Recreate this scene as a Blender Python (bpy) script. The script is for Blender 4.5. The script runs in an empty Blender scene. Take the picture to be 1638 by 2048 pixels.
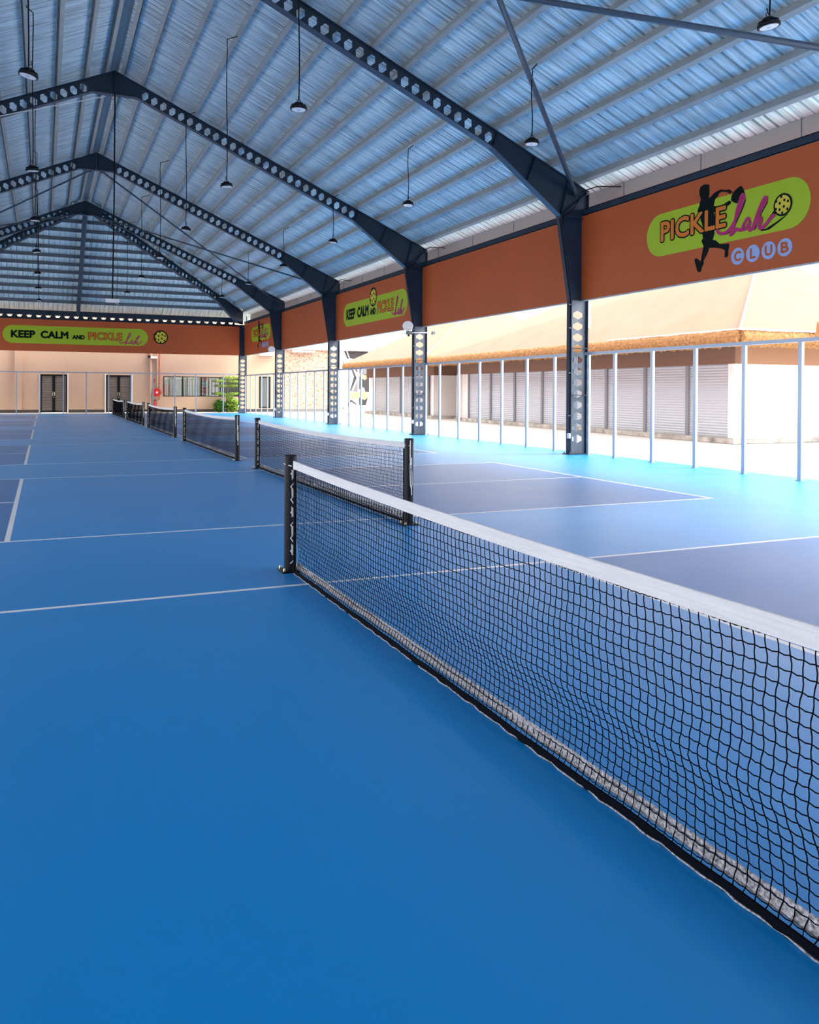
import bpy, bmesh, math, random
from mathutils import Vector, Matrix
random.seed(7)
S = bpy.context.scene
COL = S.collection
pi = math.pi

# ------------------------------------------------------------------ camera
psi, pit, rol = .4171, -.0065, .0057
fw = Vector((math.sin(psi)*math.cos(pit), math.cos(psi)*math.cos(pit), math.sin(pit)))
r0 = Vector((math.cos(psi), -math.sin(psi), 0)); u0 = r0.cross(fw)
rr = r0*math.cos(rol)+u0*math.sin(rol); uu = u0*math.cos(rol)-r0*math.sin(rol)
cd = bpy.data.cameras.new('camera'); cam = bpy.data.objects.new('camera', cd); COL.objects.link(cam)
M = Matrix((rr, uu, -fw)).transposed().to_4x4(); M.translation = Vector((0, 0, 1.4747)); cam.matrix_world = M
cd.sensor_fit = 'HORIZONTAL'; cd.sensor_width = 36; cd.lens = 1652.445/1638*36
cd.shift_x = (819-818.75)/1638; cd.shift_y = (791.994-1024)/1638
cd.clip_end = 400
S.camera = cam

# ------------------------------------------------------------------ light
w = bpy.data.worlds.new('sky'); S.world = w; w.use_nodes = True
wn = w.node_tree.nodes; wn['Background'].inputs[0].default_value = (1.0, .985, .97, 1)
wn['Background'].inputs[1].default_value = 2.6
sd = bpy.data.lights.new('sun', 'SUN'); sd.energy = 4.2; sd.angle = math.radians(25); sd.color = (1, .95, .88)
sun = bpy.data.objects.new('sun', sd); COL.objects.link(sun)
sun.rotation_euler = Vector((.85, -.25, 1)).to_track_quat('Z', 'Y').to_euler(); sun.location = (30, -10, 40)
S.view_settings.view_transform = 'Standard'; S.view_settings.look = 'None'
S.view_settings.gamma = 1; S.view_settings.use_curve_mapping = False
S.view_settings.exposure = 0.9
S.render.engine = 'CYCLES'
S.cycles.max_bounces = 10; S.cycles.diffuse_bounces = 6; S.cycles.glossy_bounces = 4
S.cycles.use_denoising = True

# ------------------------------------------------------------------ materials
def srgb(r, g, b):
    f = lambda c: ((c/255+.055)/1.055)**2.4 if c > 10 else c/255/12.92
    return (f(r), f(g), f(b), 1)
def mat(name, col, rough=.6, metal=0, spec=.35, emit=None, noise=None, bump=None):
    m = bpy.data.materials.new(name); m.use_nodes = True; nt = m.node_tree; n = nt.nodes
    b = n['Principled BSDF']
    b.inputs['Base Color'].default_value = col; b.inputs['Roughness'].default_value = rough
    b.inputs['Metallic'].default_value = metal; b.inputs['Specular IOR Level'].default_value = spec
    if emit:
        b.inputs['Emission Color'].default_value = col; b.inputs['Emission Strength'].default_value = emit
    tc = n.new('ShaderNodeTexCoord')
    if noise:
        sc, amt = noise[:2]; mp = n.new('ShaderNodeMapping'); nz = n.new('ShaderNodeTexNoise')
        if len(noise) > 2: mp.inputs['Scale'].default_value = noise[2]
        nt.links.new(tc.outputs['Object'], mp.inputs[0]); nt.links.new(mp.outputs[0], nz.inputs[0])
        nz.inputs['Scale'].default_value = sc; nz.inputs['Detail'].default_value = 5
        rp = n.new('ShaderNodeValToRGB'); rp.color_ramp.elements[0].position = .3; rp.color_ramp.elements[1].position = .7
        rp.color_ramp.elements[0].color = tuple(c*(1-amt) for c in col[:3])+(1,)
        rp.color_ramp.elements[1].color = tuple(min(1, c*(1+amt)) for c in col[:3])+(1,)
        nt.links.new(nz.outputs[0], rp.inputs[0]); nt.links.new(rp.outputs[0], b.inputs['Base Color'])
    if bump:
        nz2 = n.new('ShaderNodeTexNoise'); nz2.inputs['Scale'].default_value = bump[0]; nz2.inputs['Detail'].default_value = 4
        nt.links.new(tc.outputs['Object'], nz2.inputs[0]); bp = n.new('ShaderNodeBump'); bp.inputs['Strength'].default_value = bump[1]
        bp.inputs['Distance'].default_value = .02
        nt.links.new(nz2.outputs[0], bp.inputs['Height']); nt.links.new(bp.outputs[0], b.inputs['Normal'])
    return m
def court_mat(name, col, scuff, sheen, spec):
    m = mat(name, col, .38, spec=spec, noise=(.35, .04))
    nt = m.node_tree; n = nt.nodes; b = n['Principled BSDF']
    b.inputs['Sheen Weight'].default_value = sheen; b.inputs['Sheen Roughness'].default_value = .25; b.inputs['Sheen Tint'].default_value = (.6, .85, 1, 1)
    tc = n.new('ShaderNodeTexCoord')
    src = b.inputs['Base Color'].links[0].from_socket
    nz = n.new('ShaderNodeTexNoise'); nz.inputs['Scale'].default_value = 2.2; nz.inputs['Detail'].default_value = 8; nz.inputs['Roughness'].default_value = .62
    nt.links.new(tc.outputs['Object'], nz.inputs[0])
    rp = n.new('ShaderNodeValToRGB'); rp.color_ramp.elements[0].position = .64; rp.color_ramp.elements[0].color = (0, 0, 0, 1)
    rp.color_ramp.elements[1].position = .85; rp.color_ramp.elements[1].color = (.3, .3, .3, 1)
    nt.links.new(nz.outputs[0], rp.inputs[0])
    mx = n.new('ShaderNodeMix'); mx.data_type = 'RGBA'; mx.inputs[7].default_value = scuff
    nt.links.new(rp.outputs[0], mx.inputs[0]); nt.links.new(src, mx.inputs[6]); nt.links.new(mx.outputs[2], b.inputs['Base Color'])
    nr = n.new('ShaderNodeTexNoise'); nr.inputs['Scale'].default_value = 1.1; nr.inputs['Detail'].default_value = 4
    nt.links.new(tc.outputs['Object'], nr.inputs[0])
    mr = n.new('ShaderNodeMapRange'); mr.inputs[3].default_value = .35; mr.inputs[4].default_value = .41
    nt.links.new(nr.outputs[0], mr.inputs[0]); nt.links.new(mr.outputs[0], b.inputs['Roughness'])
    return m
AZURE = court_mat('azure_acrylic', (.0, .235, .62, 1), (.10, .38, .72, 1), .055, .30)
NAVY = court_mat('indigo_acrylic', (.025, .150, .42, 1), (.10, .24, .5, 1), .05, .16)
LINE = mat('white_line_paint', (.8, .8, .82, 1), .5)
CONC = mat('pale_concrete', (.62, .60, .57, 1), .8, noise=(.6, .08))
TANF = mat('tan_screed', (.50, .43, .35, 1), .8, noise=(.8, .08))
STEEL = mat('dark_blue_steel', (.020, .036, .060, 1), .5, 0, spec=.3, noise=(1.5, .15))
STEEL2 = mat('grey_primer_steel', (.13, .155, .185, 1), .5, .1, noise=(3, .15))
BRACE = mat('slate_pipe_paint', (.06, .09, .13, 1), .4, .1)
def streaked(name, col, metal, rough):
    m = mat(name, col, rough, metal, noise=(1.0, .36, (1.0, 16, 1.0)))
    return m
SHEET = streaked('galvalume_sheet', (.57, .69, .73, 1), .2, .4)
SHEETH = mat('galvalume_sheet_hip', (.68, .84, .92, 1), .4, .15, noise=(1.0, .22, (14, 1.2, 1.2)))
PURL = mat('galvanised_purlin', (.38, .40, .39, 1), .45, .2, noise=(2, .12))
GUTT = mat('grey_gutter_sheet', (.40, .44, .45, 1), .55, .2)
ORNG = mat('terracotta_panel', (.54, .108, .027, 1), .55, noise=(.5, .05))
FENCE = mat('galvanised_tube', (.38, .44, .52, 1), .35, .4)
GREEN = mat('lime_vinyl', (.42, .56, .02, 1), .5)
VBLACK = mat('black_vinyl', (.004, .008, .008, 1), .6, spec=.1)
VORNG = mat('orange_vinyl', (.75, .20, .02, 1), .5)
VPINK = mat('magenta_vinyl', (.50, .02, .14, 1), .5)
VYEL = mat('yellow_vinyl', (.72, .58, .05, 1), .5)
VBLUE = mat('pale_blue_vinyl', (.36, .46, .72, 1), .5)
BLACK = mat('black_powder_coat', (.006, .008, .012, 1), .4, spec=.2)
CORD = mat('black_net_cord', (.003, .004, .008, 1), .8, spec=.05)
TAPE = mat('white_net_tape', (.78, .78, .80, 1), .7, noise=(20, .06, (1, .2, 6)), bump=(80, .3))
BTAPE = mat('speckled_bottom_tape', (.34, .34, .38, 1), .85, noise=(90, .8))
WHITE = mat('white_paint', (.80, .80, .80, 1), .5)
LENS = mat('frosted_lens', (.78, .82, .86, 1), .25)
CABLE = mat('black_cable', (.006, .007, .010, 1), .5, spec=.15)
BEIGE = mat('beige_render', (.55, .39, .285, 1), .8, noise=(.4, .05))
SKIRT = mat('dark_skirting_paint', (.06, .055, .055, 1), .6)
DFRAME = mat('black_door_frame', (.008, .008, .011, 1), .4, spec=.2)
DLEAF = mat('brown_grey_louvre', (.17, .15, .13, 1), .6)
STEELH = mat('brushed_handle', (.7, .66, .5, 1), .3, .9)
GLASS = mat('grey_window_pane', (.13, .14, .14, 1), .25, spec=.4)
RED = mat('red_enamel', (.62, .025, .02, 1), .35)
REDP = mat('red_pipe_paint', (.5, .10, .06, 1), .5)
SHUT = mat('white_shutter', (.47, .52, .58, 1), .45, .1)
SFRAME = mat('grey_shutter_frame', (.22, .24, .27, 1), .5)
WALLW = mat('white_wall_render', (.80, .80, .80, 1), .8)
BROWN = mat('brown_soffit', (.20, .105, .07, 1), .7)
PLINTH = mat('stained_concrete_plinth', (.42, .41, .38, 1), .85, noise=(2.5, .5))
THATCH = mat('pale_thatch_sheet', (.27, .155, .108, 1), .9, noise=(1.0, .06), bump=(25, .6))
FRINGE = mat('shaggy_tan_thatch', (.30, .155, .06, 1), .95, noise=(14, .35), bump=(40, 1))
SEAM = mat('white_seam_tape', (.85, .85, .85, 1), .6)
MBLK = mat('charcoal_mural_paint', (.06, .06, .065, 1), .7)
MSKIN = mat('tan_mural_paint', (.66, .40, .24, 1), .7)
MGREY = mat('grey_mural_paint', (.22, .22, .24, 1), .7)
LEAF1 = mat('yellow_green_leaf', (.30, .46, .06, 1), .55)
LEAF2 = mat('deep_green_leaf', (.07, .20, .025, 1), .55)
BARK = mat('grey_bark', (.22, .17, .12, 1), .85)
RUBB = mat('dark_hose_rubber', (.02, .015, .015, 1), .6)
PIPEB = mat('beige_pipe', (.55, .40, .29, 1), .7)
BRICK = bpy.data.materials.new('mottled_brick'); BRICK.use_nodes = True
def _brick():
    nt = BRICK.node_tree; n = nt.nodes; b = n['Principled BSDF']; b.inputs['Roughness'].default_value = .85
    tc = n.new('ShaderNodeTexCoord'); mp = n.new('ShaderNodeMapping'); mp.inputs['Rotation'].default_value = (pi/2, 0, 0)
    sx = n.new('ShaderNodeSeparateXYZ'); cx = n.new('ShaderNodeCombineXYZ')
    nt.links.new(tc.outputs['Object'], sx.inputs[0]); nt.links.new(sx.outputs[0], cx.inputs[0]); nt.links.new(sx.outputs[2], cx.inputs[1])
    br = n.new('ShaderNodeTexBrick'); br.inputs['Scale'].default_value = 1.0
    br.inputs['Brick Width'].default_value = .30; br.inputs['Row Height'].default_value = .11; br.inputs['Mortar Size'].default_value = .012
    br.inputs['Color1'].default_value = (.50, .30, .21, 1); br.inputs['Color2'].default_value = (.62, .42, .30, 1)
    br.inputs['Mortar'].default_value = (.62, .52, .44, 1)
    nt.links.new(cx.outputs[0], br.inputs['Vector'])
    vo = n.new('ShaderNodeTexNoise'); vo.inputs['Scale'].default_value = 8.0; vo.inputs['Detail'].default_value = 2
    nt.links.new(cx.outputs[0], vo.inputs['Vector'])
    rp = n.new('ShaderNodeValToRGB'); rp.color_ramp.elements[0].position = .55; rp.color_ramp.elements[0].color = (0, 0, 0, 1)
    rp.color_ramp.elements[1].position = .64; rp.color_ramp.elements[1].color = (.75, .75, .75, 1)
    nt.links.new(vo.outputs[0], rp.inputs[0])
    mx = n.new('ShaderNodeMix'); mx.data_type = 'RGBA'; mx.inputs[7].default_value = (.22, .10, .07, 1)
    nt.links.new(rp.outputs[0], mx.inputs[0]); nt.links.new(br.outputs[0], mx.inputs[6]); nt.links.new(mx.outputs[2], b.inputs['Base Color'])
_brick()

# ------------------------------------------------------------------ builders
class MB:
    def __init__(s): s.v = []; s.f = []; s.m = []; s.sm = False
    def add(s, vs, fs, mi=0):
        o = len(s.v); s.v += [tuple(p) for p in vs]; s.f += [tuple(o+i for i in f) for f in fs]; s.m += [mi]*len(fs)
        return s
    def box(s, x0, x1, y0, y1, z0, z1, mi=0):
        v = [(x, y, z) for z in (z0, z1) for y in (y0, y1) for x in (x0, x1)]
        return s.add(v, [(0, 2, 3, 1), (4, 5, 7, 6), (0, 1, 5, 4), (2, 6, 7, 3), (0, 4, 6, 2), (1, 3, 7, 5)], mi)
    def bar(s, a, b, wd, ht, up=(0, 0, 1), mi=0):       # rectangular bar from a to b
        a = Vector(a); b = Vector(b); d = (b-a).normalized(); x = d.cross(Vector(up)).normalized(); y = x.cross(d)
        v = [p+x*sx*wd/2+y*sy*ht/2 for p in (a, b) for sy in (-1, 1) for sx in (-1, 1)]
        return s.add(v, [(0, 2, 3, 1), (4, 5, 7, 6), (0, 1, 5, 4), (2, 6, 7, 3), (0, 4, 6, 2), (1, 3, 7, 5)], mi)
    def tube(s, pts, r, n=8, mi=0, cap=True):
        pts = [Vector(p) for p in pts]; o = []; R = r if isinstance(r, (list, tuple)) else [r]*len(pts)
        ref = Vector((0.3, .2, 1)).normalized()
        vs = []
        for i, p in enumerate(pts):
            d = (pts[min(i+1, len(pts)-1)]-pts[max(i-1, 0)]).normalized()
            x = d.cross(ref if abs(d.dot(ref)) < .97 else Vector((1, 0, 0))).normalized(); y = d.cross(x)
            vs += [p+(x*math.cos(2*pi*k/n)+y*math.sin(2*pi*k/n))*R[i] for k in range(n)]
        fs = [(i*n+k, i*n+(k+1) % n, (i+1)*n+(k+1) % n, (i+1)*n+k) for i in range(len(pts)-1) for k in range(n)]
        if cap: fs += [tuple(range(n))[::-1], tuple((len(pts)-1)*n+k for k in range(n))]
        return s.add(vs, fs, mi)
    def lathe(s, c, prof, n=24, mi=0):                  # prof: (r, z)
        c = Vector(c); vs = [c+Vector((r*math.cos(2*pi*k/n), r*math.sin(2*pi*k/n), z)) for r, z in prof for k in range(n)]
        fs = [(i*n+k, i*n+(k+1) % n, (i+1)*n+(k+1) % n, (i+1)*n+k) for i in range(len(prof)-1) for k in range(n)]
        fs += [tuple(range(n))[::-1], tuple((len(prof)-1)*n+k for k in range(n))]
        return s.add(vs, fs, mi)
    def prism(s, poly, fr, t0, t1, mi=0):               # fr(u, v, t) -> point; polygon extruded from t0 to t1
        n = len(poly)
        vs = [fr(u, v, t0) for u, v in poly]+[fr(u, v, t1) for u, v in poly]
        fs = [tuple(range(n)), tuple(range(2*n-1, n-1, -1))]+[(i, i+n, (i+1) % n+n, (i+1) % n) for i in range(n)]
        return s.add(vs, fs, mi)
    def build(s, name, mats, parent=None, smooth=False):
        me = bpy.data.meshes.new(name); me.from_pydata(s.v, [], s.f)
        for m in (mats if isinstance(mats, (list, tuple)) else [mats]): me.materials.append(m)
        if any(s.m): me.polygons.foreach_set('material_index', s.m)
        bm = bmesh.new(); bm.from_mesh(me)
        bmesh.ops.triangulate(bm, faces=[f for f in bm.faces if len(f.verts) > 4])
        bmesh.ops.recalc_face_normals(bm, faces=bm.faces); bm.to_mesh(me); bm.free()
        if smooth: me.polygons.foreach_set('use_smooth', [True]*len(me.polygons))
        me.update()
        o = bpy.data.objects.new(name, me); COL.objects.link(o)
        if parent: o.parent = parent; o.matrix_parent_inverse = Matrix.Translation(-WL(parent))
        return o
def WL(o): return Vector((0, 0, 0)) if o.parent else o.location
def tag(o, label=None, cat=None, group=None, kind=None):
    if label: o['label'] = label
    if cat: o['category'] = cat
    if group: o['group'] = group
    if kind: o['kind'] = kind
    return o
def thing(name, loc, label, cat, group=None):
    o = bpy.data.objects.new(name, None); o.location = loc; o.empty_display_size = .2; COL.objects.link(o)
    return tag(o, label, cat, group)
def struct(o): o['kind'] = 'structure'; return o
def copy_tree(o, parent=None):
    c = o.copy(); COL.objects.link(c)
    if parent: c.parent = parent
    for ch in [x for x in COL.objects if x.parent == o]: copy_tree(ch, c)
    return c
def kids(o): return [x for x in bpy.data.objects if x.parent == o]

# ------------------------------------------------------------------ numbers of the hall
XN, XR = 1.843, 1.85            # net line, ridge
YC, SP = 16.2165, 8.9485        # second portal frame, bay
XC0, XC1 = 11.28, 11.75         # column inner and outer face
YE = YC+4*SP                    # end row
ZR, SL = 10.57, .4435
def ztop(X): return ZR-SL*abs(X-XR)
def zsheet(X): return ztop(X)+.19
Y1, GAP, CW = 6.07, 2.72, 6.10

# ------------------------------------------------------------------ floor with painted courts
def floor():
    courts = [(Y1-CW, Y1)]+[(Y1+GAP+k*(CW+GAP), Y1+GAP+k*(CW+GAP)+CW) for k in range(5)]
    L = .05
    xs = sorted({-8.0, 12.0, XN-6.705, XN-6.705+L, XN-2.134-L, XN-2.134, XN+2.134, XN+2.134+L, XN+6.705-L, XN+6.705})
    ys = {-8.0, YE+.25}
    for a, b in courts:
        m = (a+b)/2; ys |= {a, a+L, b-L, b, m-L/2, m+L/2}
    ys = sorted(y for y in ys)
    mb = MB(); iv = {}
    for j, y in enumerate(ys):
        for i, x in enumerate(xs): iv[i, j] = len(mb.v); mb.v.append((x, y, 0))
    def cls(x, y):
        ax = abs(x-XN)
        for a, b in courts:
            if a < y < b and ax < 6.705:
                if y < a+L or y > b-L or ax > 6.705-L: return 2
                if ax < 2.134: return 0
                if ax < 2.134+L: return 2
                if abs(y-(a+b)/2) < L/2: return 2
                return 1
        return 0
    for j in range(len(ys)-1):
        for i in range(len(xs)-1):
            mb.f.append((iv[i, j], iv[i+1, j], iv[i+1, j+1], iv[i, j+1])); mb.m.append(cls((xs[i]+xs[i+1])/2, (ys[j]+ys[j+1])/2))
    struct(mb.build('floor', [AZURE, NAVY, LINE]))
floor()
struct(MB().box(-8.0, 12.0, YE+.25, 54.6, -.1, -.004).build('floor_strip', TANF))
struct(MB().box(12.0, 60, -20, 75, -.12, -.01).build('pavement', CONC))

# ------------------------------------------------------------------ roof sheets (ribbed) and closed sides
def ribs(y0, y1, p=.255):
    """profile along y: list of (y, dz)"""
    out = []; y = y0
    while y < y1:
        out += [(y, 0), (y+.015, .05), (y+.045, .05), (y+.06, 0), (y+.125, 0), (y+.13, .008), (y+.15, .008), (y+.155, 0)]
        y += p
    out = [q for q in out if q[0] < y1]; out.append((y1, 0)); return out
YH = YC+3*SP                     # where the ridge ends and the hip begins
HW = 11.75-XR
def main_slope(sg, name):
    mb = MB(); pr = ribs(-8, YE+.2)
    for y, dz in pr:
        t = max(0, (y-YH)/(YE-YH)); xa = XR+sg*(HW*t); xb = XR+sg*10.6
        n = 3
        for i in range(n+1):
            x = xa+(xb-xa)*i/n; mb.v.append((x, y, zsheet(x)+dz))
    for j in range(len(pr)-1):
        for i in range(3):
            a = j*4+i; mb.f.append((a, a+1, a+5, a+4)); mb.m.append(0)
    o = mb.build(name, SHEET); md = o.modifiers.new('t', 'SOLIDIFY'); md.thickness = .004; return struct(o)
main_slope(1, 'ceiling'); main_slope(-1, 'ceiling')
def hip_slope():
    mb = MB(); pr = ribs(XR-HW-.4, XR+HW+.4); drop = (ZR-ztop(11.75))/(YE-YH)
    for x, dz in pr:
        ya = YH+min(1.04, abs(x-XR)/HW)*(YE-YH); yb = YE+1.25  # end overhang lengthened to shade the top of the far wall
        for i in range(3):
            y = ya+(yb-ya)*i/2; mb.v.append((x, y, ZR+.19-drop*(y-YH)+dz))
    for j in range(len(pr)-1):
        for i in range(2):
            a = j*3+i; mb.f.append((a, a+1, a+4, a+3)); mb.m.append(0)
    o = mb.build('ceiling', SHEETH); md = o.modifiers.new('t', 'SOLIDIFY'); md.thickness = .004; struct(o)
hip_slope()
# ridge capping over the joint
struct(MB().bar((XR-.19, -8, zsheet(XR)-.02), (XR-.19, YH+.3, zsheet(XR)-.02), .42, .01, up=(.4, 0, 1))
       .bar((XR+.19, -8, zsheet(XR)-.02), (XR+.19, YH+.3, zsheet(XR)-.02), .42, .01, up=(-.4, 0, 1)).build('trim_1', GUTT))
struct(MB().box(-8.1, -8.05, -8, YE, 3.63, 6.1).build('wall_left', ORNG))
struct(MB().box(-60, -8.0, -40, 75, -.12, -.01).build('pavement', CONC))
struct(MB().box(-8.0, 12.0, -40, -8.0, -.12, -.01).build('pavement', CONC))

struct(MB().box(-8.35, 12.0, -8.3, -8.0, 0, 8.5).build('wall_back_unseen', BEIGE))  # unseen wall behind the camera, added to darken the foreground floor
# ------------------------------------------------------------------ castellated steel
def castellate(mb, A, B, h, ncell, pitch, y, hw, hl, flat, th=.012, side=1, mapf=None):
    """web strip from A to B (in the X-Z plane at Y=y), h = vector across (to the upper edge); hexagonal holes of
    length hl along and width hw across; the strip is made of ncell cells plus solid ends"""
    A = Vector(A); B = Vector(B); d = (B-A); Ln = d.length; d.normalize(); h = Vector(h); H = h.length; hn = h/H
    rest = (Ln-ncell*pitch)/2
    def P(s, t, k): p = A+d*s+hn*t; return mapf(p.x, p.y, k*th/2) if mapf else (p.x, y+k*th/2, p.y)
    def quad(pts):
        n = len(pts)
        mb.add([P(s, t, -1) for s, t in pts]+[P(s, t, 1) for s, t in pts], [tuple(range(n)), tuple(range(n, 2*n))])
    if rest > 0: quad([(0, 0), (rest, 0), (rest, H/2), (rest, H), (0, H)]); quad([(Ln-rest, 0), (Ln, 0), (Ln, H), (Ln-rest, H), (Ln-rest, H/2)])
    for i in range(ncell):
        a = rest+i*pitch; b = a+pitch; c = (a+b)/2; m = H/2
        hx = [(c-hl/2, m), (c-flat/2, m+hw/2), (c+flat/2, m+hw/2), (c+hl/2, m), (c+flat/2, m-hw/2), (c-flat/2, m-hw/2)]
        quad([(a, H), (b, H), hx[2], hx[1]]); quad([(a, m), (a, H), hx[1], hx[0]]); quad([(b, H), (b, m), hx[3], hx[2]])
        quad([(b, 0), (a, 0), hx[5], hx[4]]); quad([(a, 0), (a, m), hx[0], hx[5]]); quad([(b, m), (b, 0), hx[4], hx[3]])
        mb.add([P(s, t, -1) for s, t in hx]+[P(s, t, 1) for s, t in hx], [(k, (k+1) % 6, 6+(k+1) % 6, 6+k) for k in range(6)])

def xz(poly_mb, poly, y, th=.012, sg=1):
    f = (lambda X: X) if sg > 0 else (lambda X: 2*XR-X)
    poly_mb.prism(poly, lambda a, b, t: (f(a), y+t, b), -th/2, th/2)
def flange(mb, pts, y, wd, th=.014, sg=1):
    f = (lambda X: X) if sg > 0 else (lambda X: 2*XR-X)
    for a, b in zip(pts[:-1], pts[1:]):
        mb.bar((f(a[0]), y, a[1]), (f(b[0]), y, b[1]), wd, th, up=(0, 0, 1) if abs(b[0]-a[0]) > 1e-3 else (1, 0, 0))

ordn = ['first', 'second', 'third', 'fourth', 'fifth', 'sixth', 'seventh', 'eighth']
colwhere = ['beside the large player logo panel, nearest to the camera', 'with the round disc and the small camera on it',
            'between two plain terracotta panels, before the brick wall', 'just left of the brick wall, beside the small player logo',
            'at the far right corner beside the small tree']
def column(k):
    y = YC+k*SP
    t = thing('steel_column', (11.5, y, 0), 'dark blue castellated steel column '+colwhere[k], 'column')
    m = MB(); castellate(m, (11.30, .02), (11.30, 3.62), (.43, 0), 12, .265, y, .27, .205, .08)
    # castellate's strip runs up in z with its width along x
    m.build('lower_web', STEEL2, t)
    m = MB(); xz(m, [(11.297, 3.63), (11.74, 3.63), (11.74, 5.52), (10.97, 5.57)], y); m.build('haunch_web', STEEL, t)
    m = MB(); m.box(11.272, 11.288, y-.095, y+.095, 0, 3.63); flange(m, [(11.280, 3.62), (10.955, 5.58)], y, .19, .016); m.build('inner_flange', STEEL, t)
    m = MB(); m.box(11.735, 11.75, y-.095, y+.095, 0, 6.12); m.build('outer_flange', STEEL, t)
    for z in (1.39, 2.49, 3.62, 5.54):
        x0 = 11.285 if z < 4 else 10.98
        MB().box(x0, 11.735, y-.09, y+.09, z-.008, z+.008).build('stiffener', STEEL, t)
    m = MB(); m.box(11.20, 11.82, y-.14, y+.14, 0, .018); m.build('base_plate', STEEL, t)
    for a in (11.24, 11.5, 11.78):
        for b in (-.115, .115): MB().lathe((a, y+b, .018), [(.014, 0), (.014, .03), (.006, .045)], 6).build('anchor_bolt', STEEL2, t)
    # conduit clipped to the inner flange
    pts = [(11.262, y-.06, .35), (11.262, y-.06, 3.6), (10.945, y-.06, 5.5)]
    MB().tube(pts, .012, 6).build('conduit', CABLE, t)
    for z in (.9, 1.9, 2.95, 3.5): MB().box(11.245, 11.275, y-.08, y-.04, z, z+.02).build('pipe_clip', GUTT, t)
    MB().box(11.22, 11.272, y-.1, y-.02, .38, .5).build('socket_box', WHITE, t)
    return t
cols = [column(k) for k in range(5)]

def rafter(k, sg):
    y = YC+k*SP; f = (lambda X: X) if sg > 0 else (lambda X: 2*XR-X)
    side = 'right' if sg > 0 else 'left'
    near = ['nearest the camera', 'second from the camera', 'third from the camera', 'farthest, at the hipped end'][k]
    t = thing('roof_rafter', (f(6.5), y, 0), 'castellated steel rafter on the %s roof slope, %s' % (side, near), 'rafter')
    zt = lambda X: ztop(X)
    xs, xe = 2.62, 9.30
    Lh = math.hypot(xe-xs, SL*(xe-xs)); nc = 26
    D = .42*math.cos(math.atan(SL)); nx, nz = math.sin(math.atan(SL)), math.cos(math.atan(SL))
    m = MB()
    A = Vector((xs, zt(xs)))-Vector((nx, nz))*(D-.008); B = Vector((xe, zt(xe)))-Vector((nx, nz))*(D-.008)
    mf = None if sg > 0 else (lambda X, Z, o: (2*XR-X, y+o, Z))
    castellate(m, A, B, Vector((nx, nz))*(D-.016), nc, Lh/nc*.995, y, .24, .20, .08, mapf=mf)
    m.build('web', STEEL, t)
    m = MB(); xz(m, [(XR+.006, zt(XR)-.01), (2.62+.01, zt(2.62)-.01), (2.62-nx*D, zt(2.62)-nz*D), (2.45, 9.90), (XR+.006, 9.90)], y, .014, sg); m.build('ridge_gusset', STEEL, t)
    m = MB(); xz(m, [(9.29, zt(9.29)-.01), (11.735, zt(11.735)-.01), (11.735, 5.54), (10.965, 5.57), (9.29-nx*D+.02, zt(9.29)-nz*D+.01)], y, .014, sg); m.build('haunch_web', STEEL, t)
    m = MB(); flange(m, [(XR+.005, zt(XR)), (11.76, zt(11.76))], y, .19, .016, sg); m.build('top_flange', STEEL, t)
    m = MB(); flange(m, [(XR+.005, 9.90), (2.46, 9.90), (9.30-nx*D, zt(9.30)-nz*D), (10.955, 5.57)], y, .19, .016, sg); m.build('bottom_flange', BRACE, t)
    for a, b in (((9.30-nx*D+.01, zt(9.3)-nz*D), (9.30, zt(9.3)-.01)), ((10.06, 6.27), (10.28, zt(10.28)-.01)),
                 ((10.98, 5.58), (11.2, zt(11.2)-.01)), ((10.98, 5.58), (11.73, 6.15)), ((XR+.012, 9.9), (XR+.012, zt(XR)-.01))):
        MB().bar((f(a[0]), y, a[1]), (f(b[0]), y, b[1]), .17, .012, up=(1, 0, .01)).build('stiffener', STEEL, t)
    return t
for k in range(4):
    rafter(k, 1); rafter(k, -1)

# hipped end: two hip rafters, the centre jack rafter, the end beam
def hiprafter(sg):
    side = 'right' if sg > 0 else 'left'
    a = Vector((XR+sg*.3, YH+.25, ZR-.15)); b = Vector((XR+sg*9.6, YE-.3, ztop(11.45)))
    t = thing('hip_rafter', a, 'dark castellated hip rafter running down to the far %s corner of the roof' % side, 'rafter')
    d = Vector((b.x-a.x, b.y-a.y)); L2 = d.length; d.normalize(); slope = (a.z-b.z)/L2
    mf = lambda s, z, o: (a.x+d.x*s-d.y*o, a.y+d.y*s+d.x*o, z)
    D = .40; nx = math.sin(math.atan(slope)); nz = math.cos(math.atan(slope)); z = lambda s: a.z-slope*s
    se = L2-2.6; n = int((se-.6)/.285)
    m = MB(); castellate(m, Vector((.6, z(.6)))-Vector((nx, nz))*D, Vector((se, z(se)))-Vector((nx, nz))*D, Vector((nx, nz))*D, n, math.hypot(se-.6, slope*(se-.6))/n*.995, 0, .23, .20, .08, mapf=mf)
    m.build('web', STEEL, t)
    m = MB(); m.prism([(0, z(0)), (.62, z(.62)), (.62-nx*D, z(.62)-nz*D), (0, z(0)-D)], lambda u, v, o: mf(u, v, o), -.006, .006); m.build('solid_web', STEEL, t); m = MB()
    m.prism([(se-.02, z(se)), (L2, z(L2)), (L2, 5.55), (L2-.62, 5.6), (se-nx*D, z(se)-nz*D)], lambda u, v, o: mf(u, v, o), -.006, .006); m.build('solid_web', STEEL, t)
    m = MB(); m.bar(a, b, .19, .014); m.build('top_flange', STEEL, t)
    m = MB(); m.bar(mf(0, z(0)-D, 0), mf(se-nx*D, z(se)-nz*D, 0), .19, .014); m.bar(mf(se-nx*D, z(se)-nz*D, 0), mf(L2-.62, 5.6, 0), .19, .014); m.build('bottom_flange', BRACE, t)
hiprafter(1); hiprafter(-1)
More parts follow.
